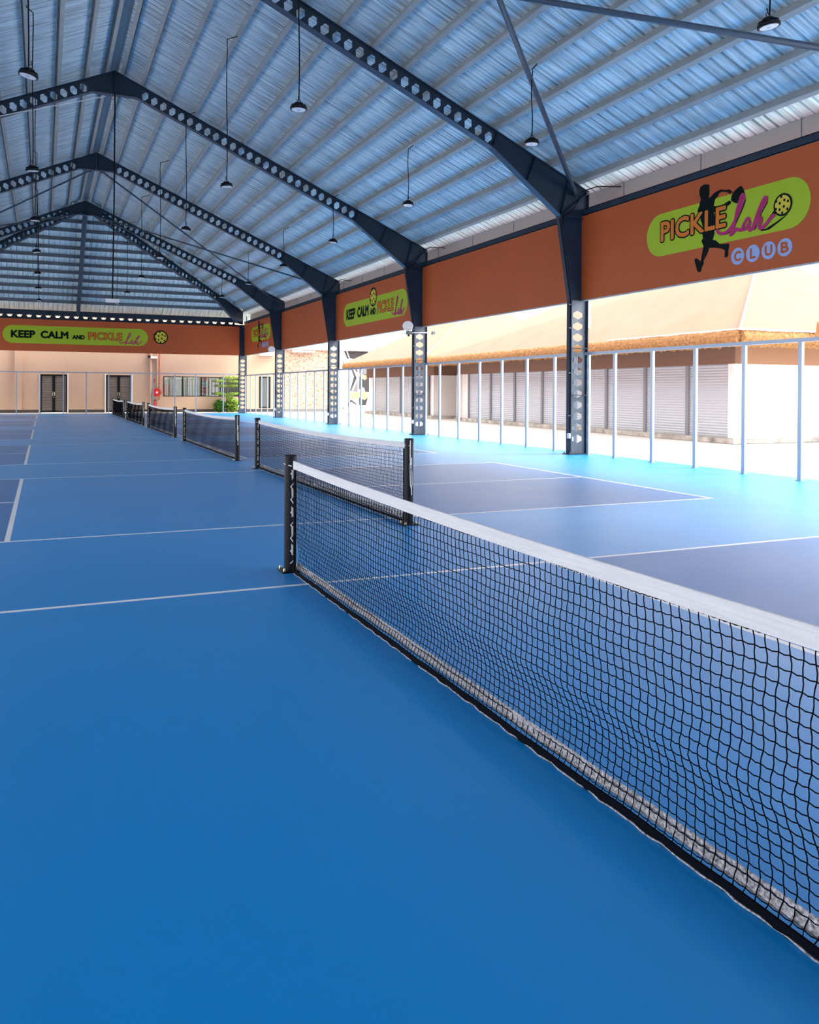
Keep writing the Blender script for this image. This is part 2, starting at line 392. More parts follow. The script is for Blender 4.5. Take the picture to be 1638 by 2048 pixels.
t = thing('jack_rafter', (XR, YH, 0), 'dark steel centre rafter sloping down the middle of the hipped roof end', 'rafter')
m = MB(); m.bar((XR, YH+.1, 10.18), (XR, YE-.05, 5.98), .01, .34); m.build('web', STEEL, t)
m = MB(); m.bar((XR, YH+.1, 10.35), (XR, YE-.05, 6.15), .2, .014); m.bar((XR, YH+.1, 10.01), (XR, YE-.05, 5.81), .2, .014); m.build('flange', BRACE, t)
t = thing('end_beam', (2, YE, 5.45), 'dark castellated beam with a row of openings above the far terracotta panel', 'beam')
m = MB(); castellate(m, (-7.5, 5.46), (11.0, 5.46), (0, .50), 37, .5, YE, .28, .34, .16); m.build('web', STEEL, t)
m = MB(); m.box(-7.6, 11.1, YE-.1, YE+.1, 5.44, 5.46); m.box(-7.6, 11.1, YE-.1, YE+.1, 5.96, 5.98); m.build('flange', STEEL, t)
MB().box(-7.5, 11.0, YE+.05, YE+.06, 5.70, 5.955).build('backing_plate', STEEL, t)
for x in (-5.5, -2.6, .3, 3.5, 6.4, 9.2): MB().box(x-.006, x+.006, YE-.09, YE+.09, 5.46, 5.96).build('stiffener', STEEL, t)

# purlins
def purlin_main(sg, x, pair=False):
    X = XR+sg*(x-XR); z0 = ztop(X)+.01; t = max(0, (x-XR)/HW)
    y1 = YH+t*(YE-YH)
    m = MB(); th = math.atan(SL)*sg
    R = Matrix.Rotation(th, 4, 'Y')
    def P(a, b, yy): v = R @ Vector((a, 0, b)); return (X+v.x, yy, z0+v.z)
    prof = [(-.035*1, 0), (.035, 0), (.035, .16), (-.035, .16)]
    # C section open towards the ridge
    pts = [(.0325, 0), (.0325, .165), (-.065, .165), (-.065, .145), (-.06, .145), (-.06, .160), (.0275, .160), (.0275, .005), (-.06, .005), (-.06, .02), (-.065, .02), (-.065, 0)]
    m.prism([(-a*sg, b) for a, b in pts], lambda a, b, tt: P(a, b, tt), -8, y1)
    o = m.build('roof_purlin', PURL)
    side = 'right' if sg > 0 else 'left'
    return tag(o, 'galvanised steel purlin under the %s slope of the roof sheets' % side if not pair else 'galvanised steel ridge purlin on the %s of the ridge gap' % side, 'purlin', None if pair else 'purlins of the %s roof slope' % side)
for sg in (1, -1):
    purlin_main(sg, XR+.18, True)
    for k in range(13): purlin_main(sg, 2.575+.736*k)
drop = (ZR-ztop(11.75))/(YE-YH)
for k in range(12):
    y = YH+.95+k*.69
    hx = (y-YH)/(YE-YH)*HW-.1; z = ZR-drop*(y-YH)+.01
    m = MB(); m.box(XR-hx, XR+hx, y-.035, y-.03, z, z+.16); m.box(XR-hx, XR+hx, y-.035, y+.035, z, z+.006); m.box(XR-hx, XR+hx, y-.035, y+.035, z+.155, z+.16)
    tag(m.build('hip_purlin', STEEL2), 'grey steel purlin crossing the hipped far end of the roof', 'purlin', 'purlins of the hipped roof end')
# sag rods, mid bay
for k in range(-1, 3):
    y = YC+(k+.5)*SP
    for sg, side in ((1, 'right'), (-1, 'left')):
        m = MB(); m.tube([(XR+sg*.3, y, ztop(XR+.3)+.09), (XR+sg*9.6, y+.25, ztop(XR+9.6)+.09)], .006, 5)
        tag(m.build('sag_rod', GUTT), 'thin steel sag rod through the %s slope purlins, %s bay from the camera' % (side, ordn[k+1]), 'rod')
# cross bracing pipes
def pipe(a, b, r, label):
    t = thing('brace_pipe', a, label, 'brace pipe')
    MB().tube([a, b], r, 12).build('pipe', BRACE, t, True)
    for p, q in ((a, b), (b, a)):
        p = Vector(p); d = (Vector(q)-p).normalized(); MB().bar(p-d*.12, p+d*.12, .012, .13).build('end_plate', STEEL, t)
def brace(k, sg, r, bay):
    side = 'right' if sg > 0 else 'left'
    y0 = YC+k*SP; y1 = y0+SP
    X = lambda x: XR+sg*(x-XR)
    pipe((X(11.36), y0+.15, 5.93), (X(2.0), y1-.12, 9.95), r, 'slate brace pipe from the nearer column up to the ridge, %s, %s slope' % (bay, side))
    pipe((X(11.33), y1-.12, 6.12), (X(2.0), y0+.12, 9.95), r, 'slate brace pipe from the farther column up to the ridge, %s, %s slope' % (bay, side))
brace(-1, 1, .05, 'nearest bay')
brace(2, 1, .035, 'fourth bay'); brace(2, -1, .035, 'fourth bay')

# ------------------------------------------------------------------ logo shapes (metres, u to the right, v up)
FIG = [(1.523,0.591),(1.516,0.663),(1.548,0.738),(1.628,0.767),(1.707,0.758),(1.786,0.724),(1.78,0.698),(1.765,0.69),(1.778,0.629),(1.776,0.56),(1.758,0.483),(1.805,0.485),(1.867,0.529),(1.944,0.559),(2.066,0.577),(2.217,0.533),(2.261,0.541),(2.336,0.496),(2.351,0.459),(2.292,0.445),(2.247,0.481),(2.187,0.506),(2.082,0.529),(2.021,0.508),(1.991,0.457),(1.93,0.424),(1.909,0.371),(1.9,0.299),(1.977,0.284),(2.13,0.28),(2.219,0.307),(2.279,0.322),(2.323,0.308),(2.323,0.263),(2.25,0.233),(2.13,0.235),(1.978,0.231),(1.902,0.166),(1.933,0.102),(1.95,0.019),(1.919,-0.044),(1.905,-0.133),(1.921,-0.228),(1.876,-0.335),(1.954,-0.359),(2.062,-0.445),(2.198,-0.46),(2.272,-0.468),(2.288,-0.515),(2.259,-0.601),(2.269,-0.67),(2.23,-0.72),(2.176,-0.701),(2.185,-0.635),(2.184,-0.578),(2.108,-0.537),(1.955,-0.497),(1.784,-0.471),(1.762,-0.525),(1.722,-0.589),(1.675,-0.652),(1.637,-0.704),(1.644,-0.752),(1.597,-0.816),(1.575,-0.895),(1.517,-0.906),(1.468,-0.857),(1.434,-0.758),(1.4,-0.659),(1.416,-0.621),(1.465,-0.626),(1.514,-0.664),(1.573,-0.707),(1.585,-0.615),(1.61,-0.525),(1.64,-0.413),(1.582,-0.31),(1.623,-0.259),(1.606,-0.174),(1.621,-0.06),(1.587,0.04),(1.555,0.104),(1.554,0.186),(1.488,0.246),(1.471,0.296),(1.519,0.381),(1.535,0.448),(1.566,0.488),(1.55,0.527)]
PADDLE = [(2.323,0.319),(2.337,0.406),(2.395,0.472),(2.524,0.532),(2.582,0.524),(2.64,0.418),(2.655,0.36),(2.584,0.298),(2.513,0.247),(2.455,0.236),(2.382,0.274)]
LS = [(1.982,-0.158),(2.029,-0.224),(2.135,-0.265),(2.255,-0.24),(2.372,-0.149),(2.487,0.008),(2.572,0.146),(2.641,0.286),(2.626,0.355),(2.584,0.342),(2.528,0.222),(2.472,0.055),(2.43,-0.115),(2.373,-0.238),(2.33,-0.309),(2.374,-0.305),(2.461,-0.242),(2.576,-0.274),(2.633,-0.251)]
AS = [(2.786,-0.125),(2.73,-0.093),(2.66,-0.157),(2.618,-0.237),(2.647,-0.275),(2.717,-0.244),(2.787,-0.158),(2.76,-0.262),(2.788,-0.311),(2.857,-0.28)]
HS = [(2.857,-0.301),(2.911,-0.181),(3.018,-0.008),(3.138,0.139),(3.15,0.19),(3.11,0.198),(3.044,0.116),(2.951,-0.059),(2.871,-0.239),(2.857,-0.301),(2.898,-0.244),(2.979,-0.161),(3.033,-0.139),(3.034,-0.204),(2.994,-0.282),(3.035,-0.322),(3.129,-0.285),(3.234,-0.198),(3.338,-0.134)]
T1 = [(3.324,-0.047),(3.102,-0.259),(3.129,-0.268),(3.364,-0.118)]
T2 = [(3.582,-0.18),(3.365,-0.265),(3.13,-0.349),(2.981,-0.334),(3.049,-0.374),(3.21,-0.374),(3.443,-0.269),(3.614,-0.176)]
BDOTS = [(-.06, .035), (.038, .072), (.028, -.036), (-.062, -.074), (-.027, .142), (.113, .04), (-.14, -.05), (.1, -.092), (-.005, -.139), (-.134, .081)]

def smooth(pts, n=5):
    out = []
    P = [Vector(p) for p in pts]; P = [P[0]]+P+[P[-1]]
    for i in range(1, len(P)-2):
        a, b, c, d = P[i-1:i+3]
        for k in range(n):
            t = k/n
            out.append(.5*((2*b)+(c-a)*t+(2*a-5*b+4*c-d)*t*t+(3*b-a-3*c+d)*t**3))
    out.append(P[-1]); return out
def ribbon(mb, pts, wd, fr, t0, t1):
    P = smooth(pts)
    L, R = [], []
    for i, p in enumerate(P):
        d = (P[min(i+1, len(P)-1)]-P[max(i-1, 0)]).normalized(); n = Vector((-d.y, d.x))
        ww = wd*(.55+.45*math.sin(pi*min(1, max(0, i/(len(P)-1)))**.8)) if i in (0, len(P)-1) else wd
        L.append(p+n*ww/2); R.append(p-n*ww/2)
    for i in range(len(P)-1):
        mb.prism([L[i], L[i+1], R[i+1], R[i]], lambda u, v, t: fr(u, v, t), t0, t1+i*.00012)
def disc(mb, c, r, fr, t0, t1, n=28, ry=None):
    mb.prism([(c[0]+r*math.cos(2*pi*k/n), c[1]+(ry or r)*math.sin(2*pi*k/n)) for k in range(n)], fr, t0, t1)
_tc = {}
def text_polys(s, bold):
    """text -> mesh verts/faces in a unit box (uses Blender's built-in font)"""
    key = (s, bold)
    if key in _tc: return _tc[key]
    cu = bpy.data.curves.new('t', 'FONT'); cu.body = s; cu.size = 1; cu.offset = bold; cu.resolution_u = 3
    ob = bpy.data.objects.new('t', cu); COL.objects.link(ob)
    dg = bpy.context.evaluated_depsgraph_get(); me = bpy.data.meshes.new_from_object(ob.evaluated_get(dg))
    vs = [(v.co.x, v.co.y) for v in me.vertices]; fs = [tuple(p.vertices) for p in me.polygons]
    bpy.data.objects.remove(ob); bpy.data.curves.remove(cu); bpy.data.meshes.remove(me)
    _tc[key] = (vs, fs); return _tc[key]
def text(mb, s, u0, u1, v0, v1, fr, t, bold=.02, ref=None):
    """fit the text's box (measured without emboldening, so outlines stay aligned) into u0..u1, v0..v1"""
    base, _ = text_polys(s, 0.0 if ref is None else ref)
    x0 = min(p[0] for p in base); x1 = max(p[0] for p in base); y0 = min(p[1] for p in base); y1 = max(p[1] for p in base)
    if bold > 0:
        n = 12
        for k in range(n):
            du, dv = bold*math.cos(2*pi*k/n), bold*math.sin(2*pi*k/n)
            text(mb, s, u0+du, u1+du, v0+dv, v1+dv, fr, t+.0001*k, 0)
        bold = 0
    vs, fs = text_polys(s, bold)
    mb.add([fr(u0+(p[0]-x0)/(x1-x0)*(u1-u0), v0+(p[1]-y0)/(y1-y0)*(v1-v0), t) for p in vs], fs)
def pill(mb, u0, u1, v0, v1, fr, t0, t1):
    r = (v1-v0)/2; c = (v0+v1)/2; n = 16
    poly = [(u1-r+r*math.cos(a), c+r*math.sin(a)) for a in [-pi/2+pi*k/n for k in range(n+1)]]
    poly += [(u0+r+r*math.cos(a), c+r*math.sin(a)) for a in [pi/2+pi*k/n for k in range(n+1)]]
    mb.prism(poly, fr, t0, t1)
def ball(parent, c, r, fr, t):
    m = MB(); disc(m, c, r, fr, t, t+.003); o = m.build('ball_outline', VBLACK, parent)
    m = MB(); disc(m, c, r*.83, fr, t+.003, t+.006)
    for a, b in BDOTS: disc(m, (c[0]+a*r/.195, c[1]+b*r/.195), r*.115, fr, t+.005, t+.008, 10, r*.13)
    m.m = [0]*(2+28)+[1]*(len(m.f)-30); m.build('ball_face', [VYEL, VBLACK], o)
def lah(mb, dx, dv, s, wd, fr, t, ox=0, oy=0, extra=True, sv=None):
    sv = sv or s
    for st in (LS, AS, HS):
        ribbon(mb, [((a-1.98)*s+dx+ox, (b+.31)*sv+dv+oy) for a, b in st], wd, fr, t, t+.002)

def club_logo(parent, fr, s=1.0):
    """player logo; origin at the left end of the pill, mid height"""
    f = lambda u, v, t: fr(u*s, v, t)
    m = MB(); pill(m, 0, 4.06, -.435, .435, f, 0, .003); m.build('lime_badge', GREEN, parent)
    m = MB(); m.prism(FIG, f, .003, .006); m.build('player_silhouette', VBLACK, parent)
    m = MB(); m.prism(PADDLE, f, .003, .006); m.build('paddle_silhouette', VBLACK, parent)
    o = MB(); text(o, 'PICKLE', .45, 2.20, -.135, .245, f, .008, .042); o = o.build('lettering', VBLACK, parent)
    m = MB(); text(m, 'PICKLE', .45, 2.20, -.135, .245, f, .0115, .015); m.build('letter_face', VORNG, o)
    m = MB(); [ribbon(m, [(a+.042, b-.022) for a, b in st], .014, f, .007, .009) for st in (LS[:8], HS[:4])]; o = m.build('script_shadow', VBLACK, parent)
    m = MB(); lah(m, 1.98, -.31, 1, .062, f, .012); m.build('script_lettering', VPINK, parent)
    m = MB(); m.prism(T1, f, .003, .006); m.prism(T2, f, .003, .006); m.build('ball_trail', VBLACK, parent)
    ball(parent, (3.504, 0), .195, f, .013)
    for c, x in zip('CLUB', (2.495, 2.848, 3.2, 3.545)):
        m = MB(); disc(m, (x, -.735), .155, f, .002, .005); o = m.build('club_disc', VBLUE, parent)
        m = MB(); w_ = .075 if c != 'L' else .055; text(m, c, x-w_, x+w_, -.82, -.65, f, .007, .010); m.build('disc_letter', ORNG, o)
def calm_logo(parent, fr, L, H, ballpos, lahs):
    """KEEP CALM and ... ; origin left end of the pill, mid height"""
    m = MB(); pill(m, 0, L, -H/2, H/2, fr, 0, .003); m.build('lime_badge', GREEN, parent)
    def w(a): return a*L
    m = MB(); text(m, 'KEEP', w(.057), w(.211), -.175, .205, fr, .006, .028); m.build('black_word', VBLACK, parent); m = MB(); text(m, 'CALM', w(.252), w(.433), -.175, .205, fr, .006, .028); m.build('black_word', VBLACK, parent)
    m = MB(); text(m, 'AND', w(.465), w(.546), -.19, .03, fr, .006, .02); m.build('small_black_word', VBLACK, parent)
    m = MB(); text(m, 'PICKLE', w(.575), w(.81), -.19, .22, fr, .006, .033); o = m.build('outlined_lettering', VBLACK, parent)
    m = MB(); text(m, 'PICKLE', w(.575), w(.81), -.19, .22, fr, .0095, .012); m.build('letter_face', VORNG, o)
    m = MB(); s = w(.17)/1.36
    lah(m, w(.79), -.40, s, .05, fr, .010, sv=lahs); m.build('script_lettering', VPINK, parent)
    ball(parent, ballpos[:2], ballpos[2], fr, .004)

# ------------------------------------------------------------------ terracotta panels
XP = 11.60
panlab = ['terracotta panel with the lime running-player badge, nearest to the camera',
          'plain terracotta panel next behind the running-player badge panel',
          'terracotta panel with the lime badge and a ball above its black lettering',
          'plain terracotta panel above the brick wall',
          'terracotta panel with the small running-player badge at the far corner']
for k in range(-1, 4):
    y0 = YC+k*SP+.012; y1 = YC+(k+1)*SP-.012
    t = thing('fascia_panel', (XP, (y0+y1)/2, 3.63), panlab[k+1], 'panel')
    MB().box(XP, XP+.035, y0, y1, 3.63, 5.60).build('board', ORNG, t)
    MB().box(XP-.012, XP+.05, y0, y1, 3.60, 3.63).build('bottom_trim', GUTT, t)
    if k == -1: club_logo(t, lambda u, v, tt: (XP-.002-tt, 13.89-u, 4.70+v))
    if k == 1: calm_logo(t, lambda u, v, tt: (XP-.002-tt, 33.07-u, 4.60+v), 6.7, .95, (3.42, .47, .37), .98)
    if k == 3: club_logo(t, lambda u, v, tt: (XP-.002-tt, 50.0-u, 4.80+v), 1.13)
    b = MB(); b.box(11.60, 11.73, y0, y1, 5.61, 5.625); b.box(11.66, 11.672, y0, y1, 5.625, 5.75); b.box(11.60, 11.73, y0, y1, 5.75, 5.765); b.box(11.6, 11.606, y0, y1, 5.61, 5.765)
    tag(b.build('eave_beam', STEEL), 'eave beam above the '+panlab[k+1].replace('terracotta ', '').split(',')[0], 'beam')
t = thing('fascia_panel', (2, YE-.1, 3.63), 'long terracotta panel across the far end with lime badge and yellow ball', 'panel')
MB().box(-7.6, 11.27, YE-.12, YE-.085, 3.62, 5.44).build('board', ORNG, t)
calm_logo(t, lambda u, v, tt: (-2.11+u, YE-.122-tt, 4.56+v), 7.87, 1.02, (8.61, .06, .42), .98)
# gutter along the right eave
t = thing('eave_gutter', (12.03, 20, 5.9), 'grey metal gutter running behind the right row of panels under the roof edge', 'gutter')
m = MB(); m.box(12.03, 12.035, -8, YE+.2, 5.90, 6.235); m.box(12.03, 12.3, -8, YE+.2, 5.895, 5.90); m.box(12.295, 12.3, -8, YE+.2, 5.90, 6.1); m.build('trough', GUTT, t)
y = -4.0
while y < YE:
    MB().box(12.024, 12.031, y-.01, y+.01, 5.90, 6.235).build('joint_strip', STEEL2, t); y += 2.4

# ------------------------------------------------------------------ tube fences
def fence_bay(y0, y1, posts, label):
    t = thing('fence_frame', (11.64, (y0+y1)/2, 0), label, 'fence')
    MB().box(11.60, 11.665, y0, y1, 2.33, 2.395).build('top_rail', FENCE, t)
    for y in posts:
        MB().box(11.605, 11.662, y-.038, y+.038, .008, 2.335).build('post', FENCE, t)
        MB().box(11.58, 11.70, y-.06, y+.05, 0, .01).build('foot_plate', FENCE, t)
flab = ['open tube fence in front of the near thatched stall, nearest bay', 'open tube fence between the two nearest right columns',
        'open tube fence before the painted mural and white shutters', 'open tube fence in front of the brick wall',
        'open tube fence at the far corner before the narrow dark window']
for k in range(5):
    ya = YC+(k-1)*SP+.14; yb = YC+k*SP-.16
    ps = [yb-.10-.03-i*((yb-ya-.26)/6.0 if k else 1.235) for i in range(7)]
    if k == 0: ps = [15.93, 14.965, 13.727, 12.482, 11.249, 10.026, 8.80, 7.62]
    if k == 1: ps = [24.9, 23.85, 22.52, 21.2, 19.92, 18.62, 17.33, 16.45]
    fence_bay(ya, yb, ps, flab[k])
t = thing('fence_frame', (2, YE+.15, 0), 'open tube fence across the far end in front of the beige wall', 'fence')
MB().box(-7.6, 11.3, YE+.12, YE+.18, 2.40, 2.46).build('top_rail', FENCE, t)
for x in (-7.55, -6.4, -5.15, -3.9, -2.65, -1.405, -.173, 1.069, 2.312, 3.555, 4.816, 6.095, 7.373, 8.641, 10.334):
    MB().box(x-.03, x+.03, YE+.125, YE+.175, .008, 2.405).build('post', FENCE, t)
    MB().box(x-.06, x+.06, YE+.09, YE+.21, 0, .01).build('foot_plate', FENCE, t)

# ------------------------------------------------------------------ nets
def make_net():
    yc = 0; H = 3.47
    t = thing('pickleball_net', (XN, 0, 0), '', 'net')
    y0, y1 = -H+.07, H-.07
    def top(y): a = (y/H)**2; return .855+.045*a
    for sg in (-1, 1):
        py = sg*(H+.05)
        m = MB(); m.lathe((XN, py, 0), [(.05, .01), (.05, .90), (.053, .90), (.053, .94), (.047, .948)], 24); p = m.build('post', BLACK, t, False)
        m = MB(); m.box(XN-.085, XN+.085, py-.085, py+.085, 0, .012); m.build('base_plate', BLACK, p)
        for a in (-.065, .065):
            for b in (-.065, .065): MB().lathe((XN+a, py+b, .012), [(.012, 0), (.012, .012), (.006, .026)], 6).build('bolt', STEELH, p)
        m = MB(); m.box(XN-.006, XN+.006, sg*(H-.075)-.018, sg*(H-.075)+.018, .03, .83); m.build('side_band', CORD, t)
        # lacing between post and side band
        pts = []; n = 16
        for i in range(n):
            z = .07+.78*i/(n-1); pts.append((XN+(.012 if i % 2 else -.012), sg*(H-(.062 if i % 2 else .0)), z))
        MB().tube(pts, .004, 5).build('lacing_cord', WHITE if sg > 0 else CORD, t)
        MB().tube([(XN-.01, sg*(H-.01), .86), (XN-.055, sg*(H+.05), .875), (XN-.01, sg*(H+.105), .87)], .005, 6).build('top_tie', WHITE, t)
        if sg > 0:
            m = MB()
            for i in range(5):
                z = .15+.15*i; m.add([(XN-.02, H-.06, z), (XN+.012, H-.005, z+.02), (XN-.012, H-.02, z+.085), (XN+.015, H-.065, z+.06)], [(0, 1, 2, 3)])
            m.build('plastic_wrap', mat_wrap, t)
    # winch strap hanging on the near post
    yy = -(H+.105)
    m = MB(); m.tube([(XN-.01, yy, .93), (XN-.012, yy-.004, .75), (XN-.004, yy-.006, .62)], .006, 6); m.tube([(XN+.006, yy, .74), (XN+.012, yy-.005, .45), (XN+.002, yy-.006, .40)], .005, 6)
    m.tube([(XN-.012, yy, .68), (XN-.008, yy-.005, .44), (XN+.004, yy-.006, .40), (XN+.006, yy-.006, .33)], .005, 6); m.build('tension_cord', WHITE, t)
    m = MB(); m.box(XN-.012, XN+.012, yy-.01, yy+.01, .60, .66); m.build('cleat', STEEL2, t)
    # mesh
    m = MB(); nx = int((y1-y0)/.0408); nz = 21; rnd = random.Random(3); jit = {}
    zb = .006
    def bulge(z): s = min(1, z/.34); return .045*math.sin(pi*s)*(1-.3*s)
    def knot(i, j, fi=0, fj=0):
        a = i+fi; b = j+fj
        y = y0+(y1-y0)*a/nx; zt_ = top(y)-.058; v = b/nz; v = v*(.86+.14*v)   # rows crowd together at the bottom
        z = zb+(zt_-zb)*v
        y += .010*math.sin(a*.21+b*.35)*.5+.004*math.sin(b*1.1+a*.05); z += .0022*math.sin(a*.6+b*.5)
        if fi == 0 and fj == 0: y += .0018*(1 if (i+j) % 2 else -1)
        return (XN+.004+bulge(z)+.004*math.sin(a*.17+b*.3), y, z)
    for i in range(nx+1):
        pts = []
        for j in range(nz+1):
            pts.append(knot(i, j))
            if j < nz:
                q = knot(i, j, 0, .5); pts.append((q[0], q[1]+(.0022 if (i+j) % 2 else -.0022), q[2]))
        m.tube(pts, .0023, 3, cap=False)
    for j in range(nz+1):
        pts = []
        for i in range(nx+1):
            pts.append(knot(i, j))
            if i < nx: q = knot(i, j, .5, 0); pts.append((q[0], q[1], q[2]-.004))
        m.tube(pts, .0023, 3, cap=False)
    m.build('net_mesh', CORD, t)
    n = 40
    def band(name, za, zb_, th, mt, xo=0, wav=0):
        m = MB(); vs = []; 
        for i in range(n+1):
            y = y0-.03+(y1-y0+.06)*i/n
            a, b = za(y), zb_(y); w_ = wav*math.sin(i*2.1)+wav*.6*math.sin(i*.9)
            x = XN+xo+w_
            vs += [(x-th, y, a), (x+th, y, a), (x+th, y, b), (x-th, y, b)]
        fs = [(i*4+k, i*4+(k+1) % 4, i*4+4+(k+1) % 4, i*4+4+k) for i in range(n) for k in range(4)]+[(0, 1, 2, 3), (n*4+3, n*4+2, n*4+1, n*4)]
        m.add(vs, fs); return m.build(name, mt, t)
    tp = band('top_tape', lambda y: top(y)-.058, lambda y: top(y)+.004, .005, TAPE, 0, .0008)
    m = MB()
    band('bottom_tape', lambda y: .030, lambda y: .084, .003, BTAPE, .036, .0015)
    band('bottom_hem', lambda y: .001, lambda y: .034, .004, CORD, .002, .003)
    n2 = 150; pts = [(XN-.004+.004*math.sin(i*1.3), y0+(y1-y0)*i/n2, .004+.0025*math.sin(i*2.2)) for i in range(n2+1)]
    MB().tube(pts, .0035, 5).build('hem_cord', BTAPE, t)
    return t
mat_wrap = mat('crumpled_clear_plastic', (.45, .45, .45, 1), .2)
net0 = make_net()
bpy.context.view_layer.update()
nlab = ['black pickleball net with white tape in the right foreground, nearest of all',
        'second pickleball net from the camera, its whole length seen left of the nearest one',
        'third pickleball net from the camera, straight behind the second',
        'fourth pickleball net from the camera', 'fifth pickleball net from the camera, last but one', 'farthest pickleball net, by the beige end wall']
for k in range(6):
    o = net0 if k == 0 else copy_tree(net0)
    o.location = (XN, Y1-CW/2+k*(CW+GAP), 0); o['label'] = nlab[k]; o['group'] = 'nets down the middle of the hall'
# parts were built around x = XN; their parent sits there too
# ------------------------------------------------------------------ pendant lamps
def make_lamp():
    t = thing('pendant_lamp', (0, 0, 0), '', 'pendant lamp')
    m = MB(); m.lathe((0, 0, 0), [(.112, 0), (.135, 0), (.135, .035), (.12, .05), (.075, .062), (.068, .062), (.068, .105), (.05, .115), (.02, .12)], 28); m.build('housing', BLACK, t)
    m = MB()
    for k in range(16):
        a = 2*pi*k/16; c, s = math.cos(a), math.sin(a); m.bar((c*.06, s*.06, .075), (c*.118, s*.118, .056), .004, .03)
    m.build('cooling_fins', BLACK, t)
    m = MB(); m.lathe((0, 0, -.004), [(.108, 0), (.112, .006)], 28); m.build('lens', LENS, t)
    m = MB(); m.lathe((0, 0, -.008), [(.022, 0), (.026, .005)], 12); m.build('sensor', GUTT, t)
    m = MB(); m.tube([(.02, 0, .118), (.028, 0, .15), (0, 0, .175), (-.028, 0, .15), (-.02, 0, .118)], .006, 6); m.tube([(0, 0, .17), (.012, 0, .2), (0, .004, .23), (-.01, 0, .2)], .006, 6); m.build('hanging_hook', BLACK, t)
    return t
lamp0 = make_lamp()
lamp_ct = []
rows = [(-.22, [13.55, 19.4, 25.1, 30.9, 36.7, 42.1, 47.9], 'in the left row, over the net line'),
        (3.85, [13.28, 19.0, 24.7, 30.3, 36.05, 42.1, 47.7], 'in the middle row, right of the ridge'),
        (8.40, [7.77, 13.28, 18.95, 24.7, 30.4, 36.1, 41.8], 'in the row nearest the terracotta panels')]
first = True
for X, ys, wh in rows:
    for i, y in enumerate(ys):
        o = lamp0 if first else copy_tree(lamp0); first = False
        X_ = X; X = X-(.035*i if X > 8 else (.03*i if X > 0 else 0)); o.location = (X, y, 6.11); o.scale = (1.04, 1.04, 1.04); o['label'] = 'black round pendant lamp, %s from the camera %s' % (ordn[i], wh); o['group'] = 'high-bay pendant lamps'
        rn = random.Random(int(y*10)); o.rotation_euler = (rn.uniform(-.07, .07), rn.uniform(-.12, .12), rn.uniform(0, 3)); 
        if X > 7 and i == 0: o.rotation_euler = (0, -.16, 0)
        if X < 0 and i == 0: o.rotation_euler = (.05, .2, 0)
        lamp_ct.append((o, X, y, rn)); X = X_
for o, X, y, rn in lamp_ct:
    if y > YH: zt_ = min(ztop(X), ZR-drop*(y-YH))
    else: zt_ = ztop(X)
    px = 2.575+.736*round((abs(X-XR)+XR-2.575)/.736); px = XR+(px-XR)*(1 if X > XR else -1); py = y
    if y > YH+.5: px = X; py = YH+.95+.69*round((y-YH-.95)/.69); zt_ = ZR-drop*(py-YH)
    else: zt_ = ztop(px)
    L = zt_+.02-6.11
    pts = [(X+.01*math.sin(k*.9+y), y+.01*math.cos(k*1.1+y), 6.11+.15+(L-.15)*k/8) for k in range(9)]
    pts = pts[:-1]+[(X, y, zt_-.12), (px, py, zt_-.02), (px, py, zt_+.04)]
    m = MB(); m.tube(pts, .011, 6)
    c = m.build('cable', CABLE); c.parent = o
    # the cable hangs plumb while the lamp may tilt
    o2 = Matrix.LocRotScale(o.location, o.rotation_euler, o.scale); c.matrix_parent_inverse = o2.inverted()

# hanging rod with a small white device from the second ridge gusset
t = thing('hanging_rod', (1.80, YC+SP, 9.9), 'long thin dark rod with a white device, hanging from the second ridge gusset', 'hanging rod')
MB().tube([(1.85, YC+SP-.1, 9.9), (1.84, YC+SP-.1, 7), (1.80, YC+SP-.1, 4.05)], .02, 6).build('rod', CABLE, t)
MB().box(1.62, 1.98, YC+SP-.2, YC+SP, 3.94, 4.04).build('device_box', WHITE, t)
o = MB().tube([(1.6, YC+SP-.1, 9.8), (-2.5, YC+SP-.1, 8.38), (-7.4, YC+SP-.1, 6.35)], .012, 6).build('white_cable', WHITE)
tag(o, 'thin white cable stretched from the second ridge gusset towards the left eave', 'cable')
# black cables at column heads
for k in range(3):
    y = YC+k*SP-.11
    pts = [(11.95, y-.9, 6.12), (11.7, y-.35, 6.22), (11.5, y, 6.15), (11.45, y, 5.95), (11.25, y, 5.68), (11.03, y, 5.56), (10.99, y, 5.35)]
    o = MB().tube([tuple(p) for p in smooth([p for p in pts], 3)] if False else pts, .014, 6).build('power_cable', CABLE)
    tag(o, 'black power cable looped over the head of the %s column on the right' % ordn[k], 'cable')

# small things on the columns
def wall_disc(k, x, y, z, lab):
    t = thing('round_speaker', (x, y, z), lab, 'speaker')
    m = MB(); m.v = []; n = 24
    prof = [(.05, -.09), (.15, -.05), (.19, 0), (.17, .02)]
    vs = [(x+r*math.cos(2*pi*q/n), y+d, z+r*.85*math.sin(2*pi*q/n)) for r, d in [(.19, -.04), (.19, 0), (.15, .05), (.05, .09)] for q in range(n)]
    fs = [(i*n+q, i*n+(q+1) % n, (i+1)*n+(q+1) % n, (i+1)*n+q) for i in range(3) for q in range(n)]+[tuple(range(n)), tuple(3*n+q for q in range(n))]
    m.add(vs, fs); m.build('shell', WHITE, t)
    MB().bar((x, y+.08, z), (11.28, YC+k*SP, z), .03, .03).build('bracket', GUTT, t)
wall_disc(1, 11.05, YC+SP-.05, 3.62, 'pale round disc fixture on the inner side of the second column')
wall_disc(3, 11.05, YC+3*SP-.05, 3.62, 'pale round disc fixture on the inner side of the fourth column')
y = YC+SP
t = thing('security_camera', (11.2, y, 3.4), 'small grey camera on a white arm at the second column', 'camera')
MB().tube([(11.15, y-.13, 3.40), (11.9, y-.13, 3.42)], .018, 8).build('arm', WHITE, t)
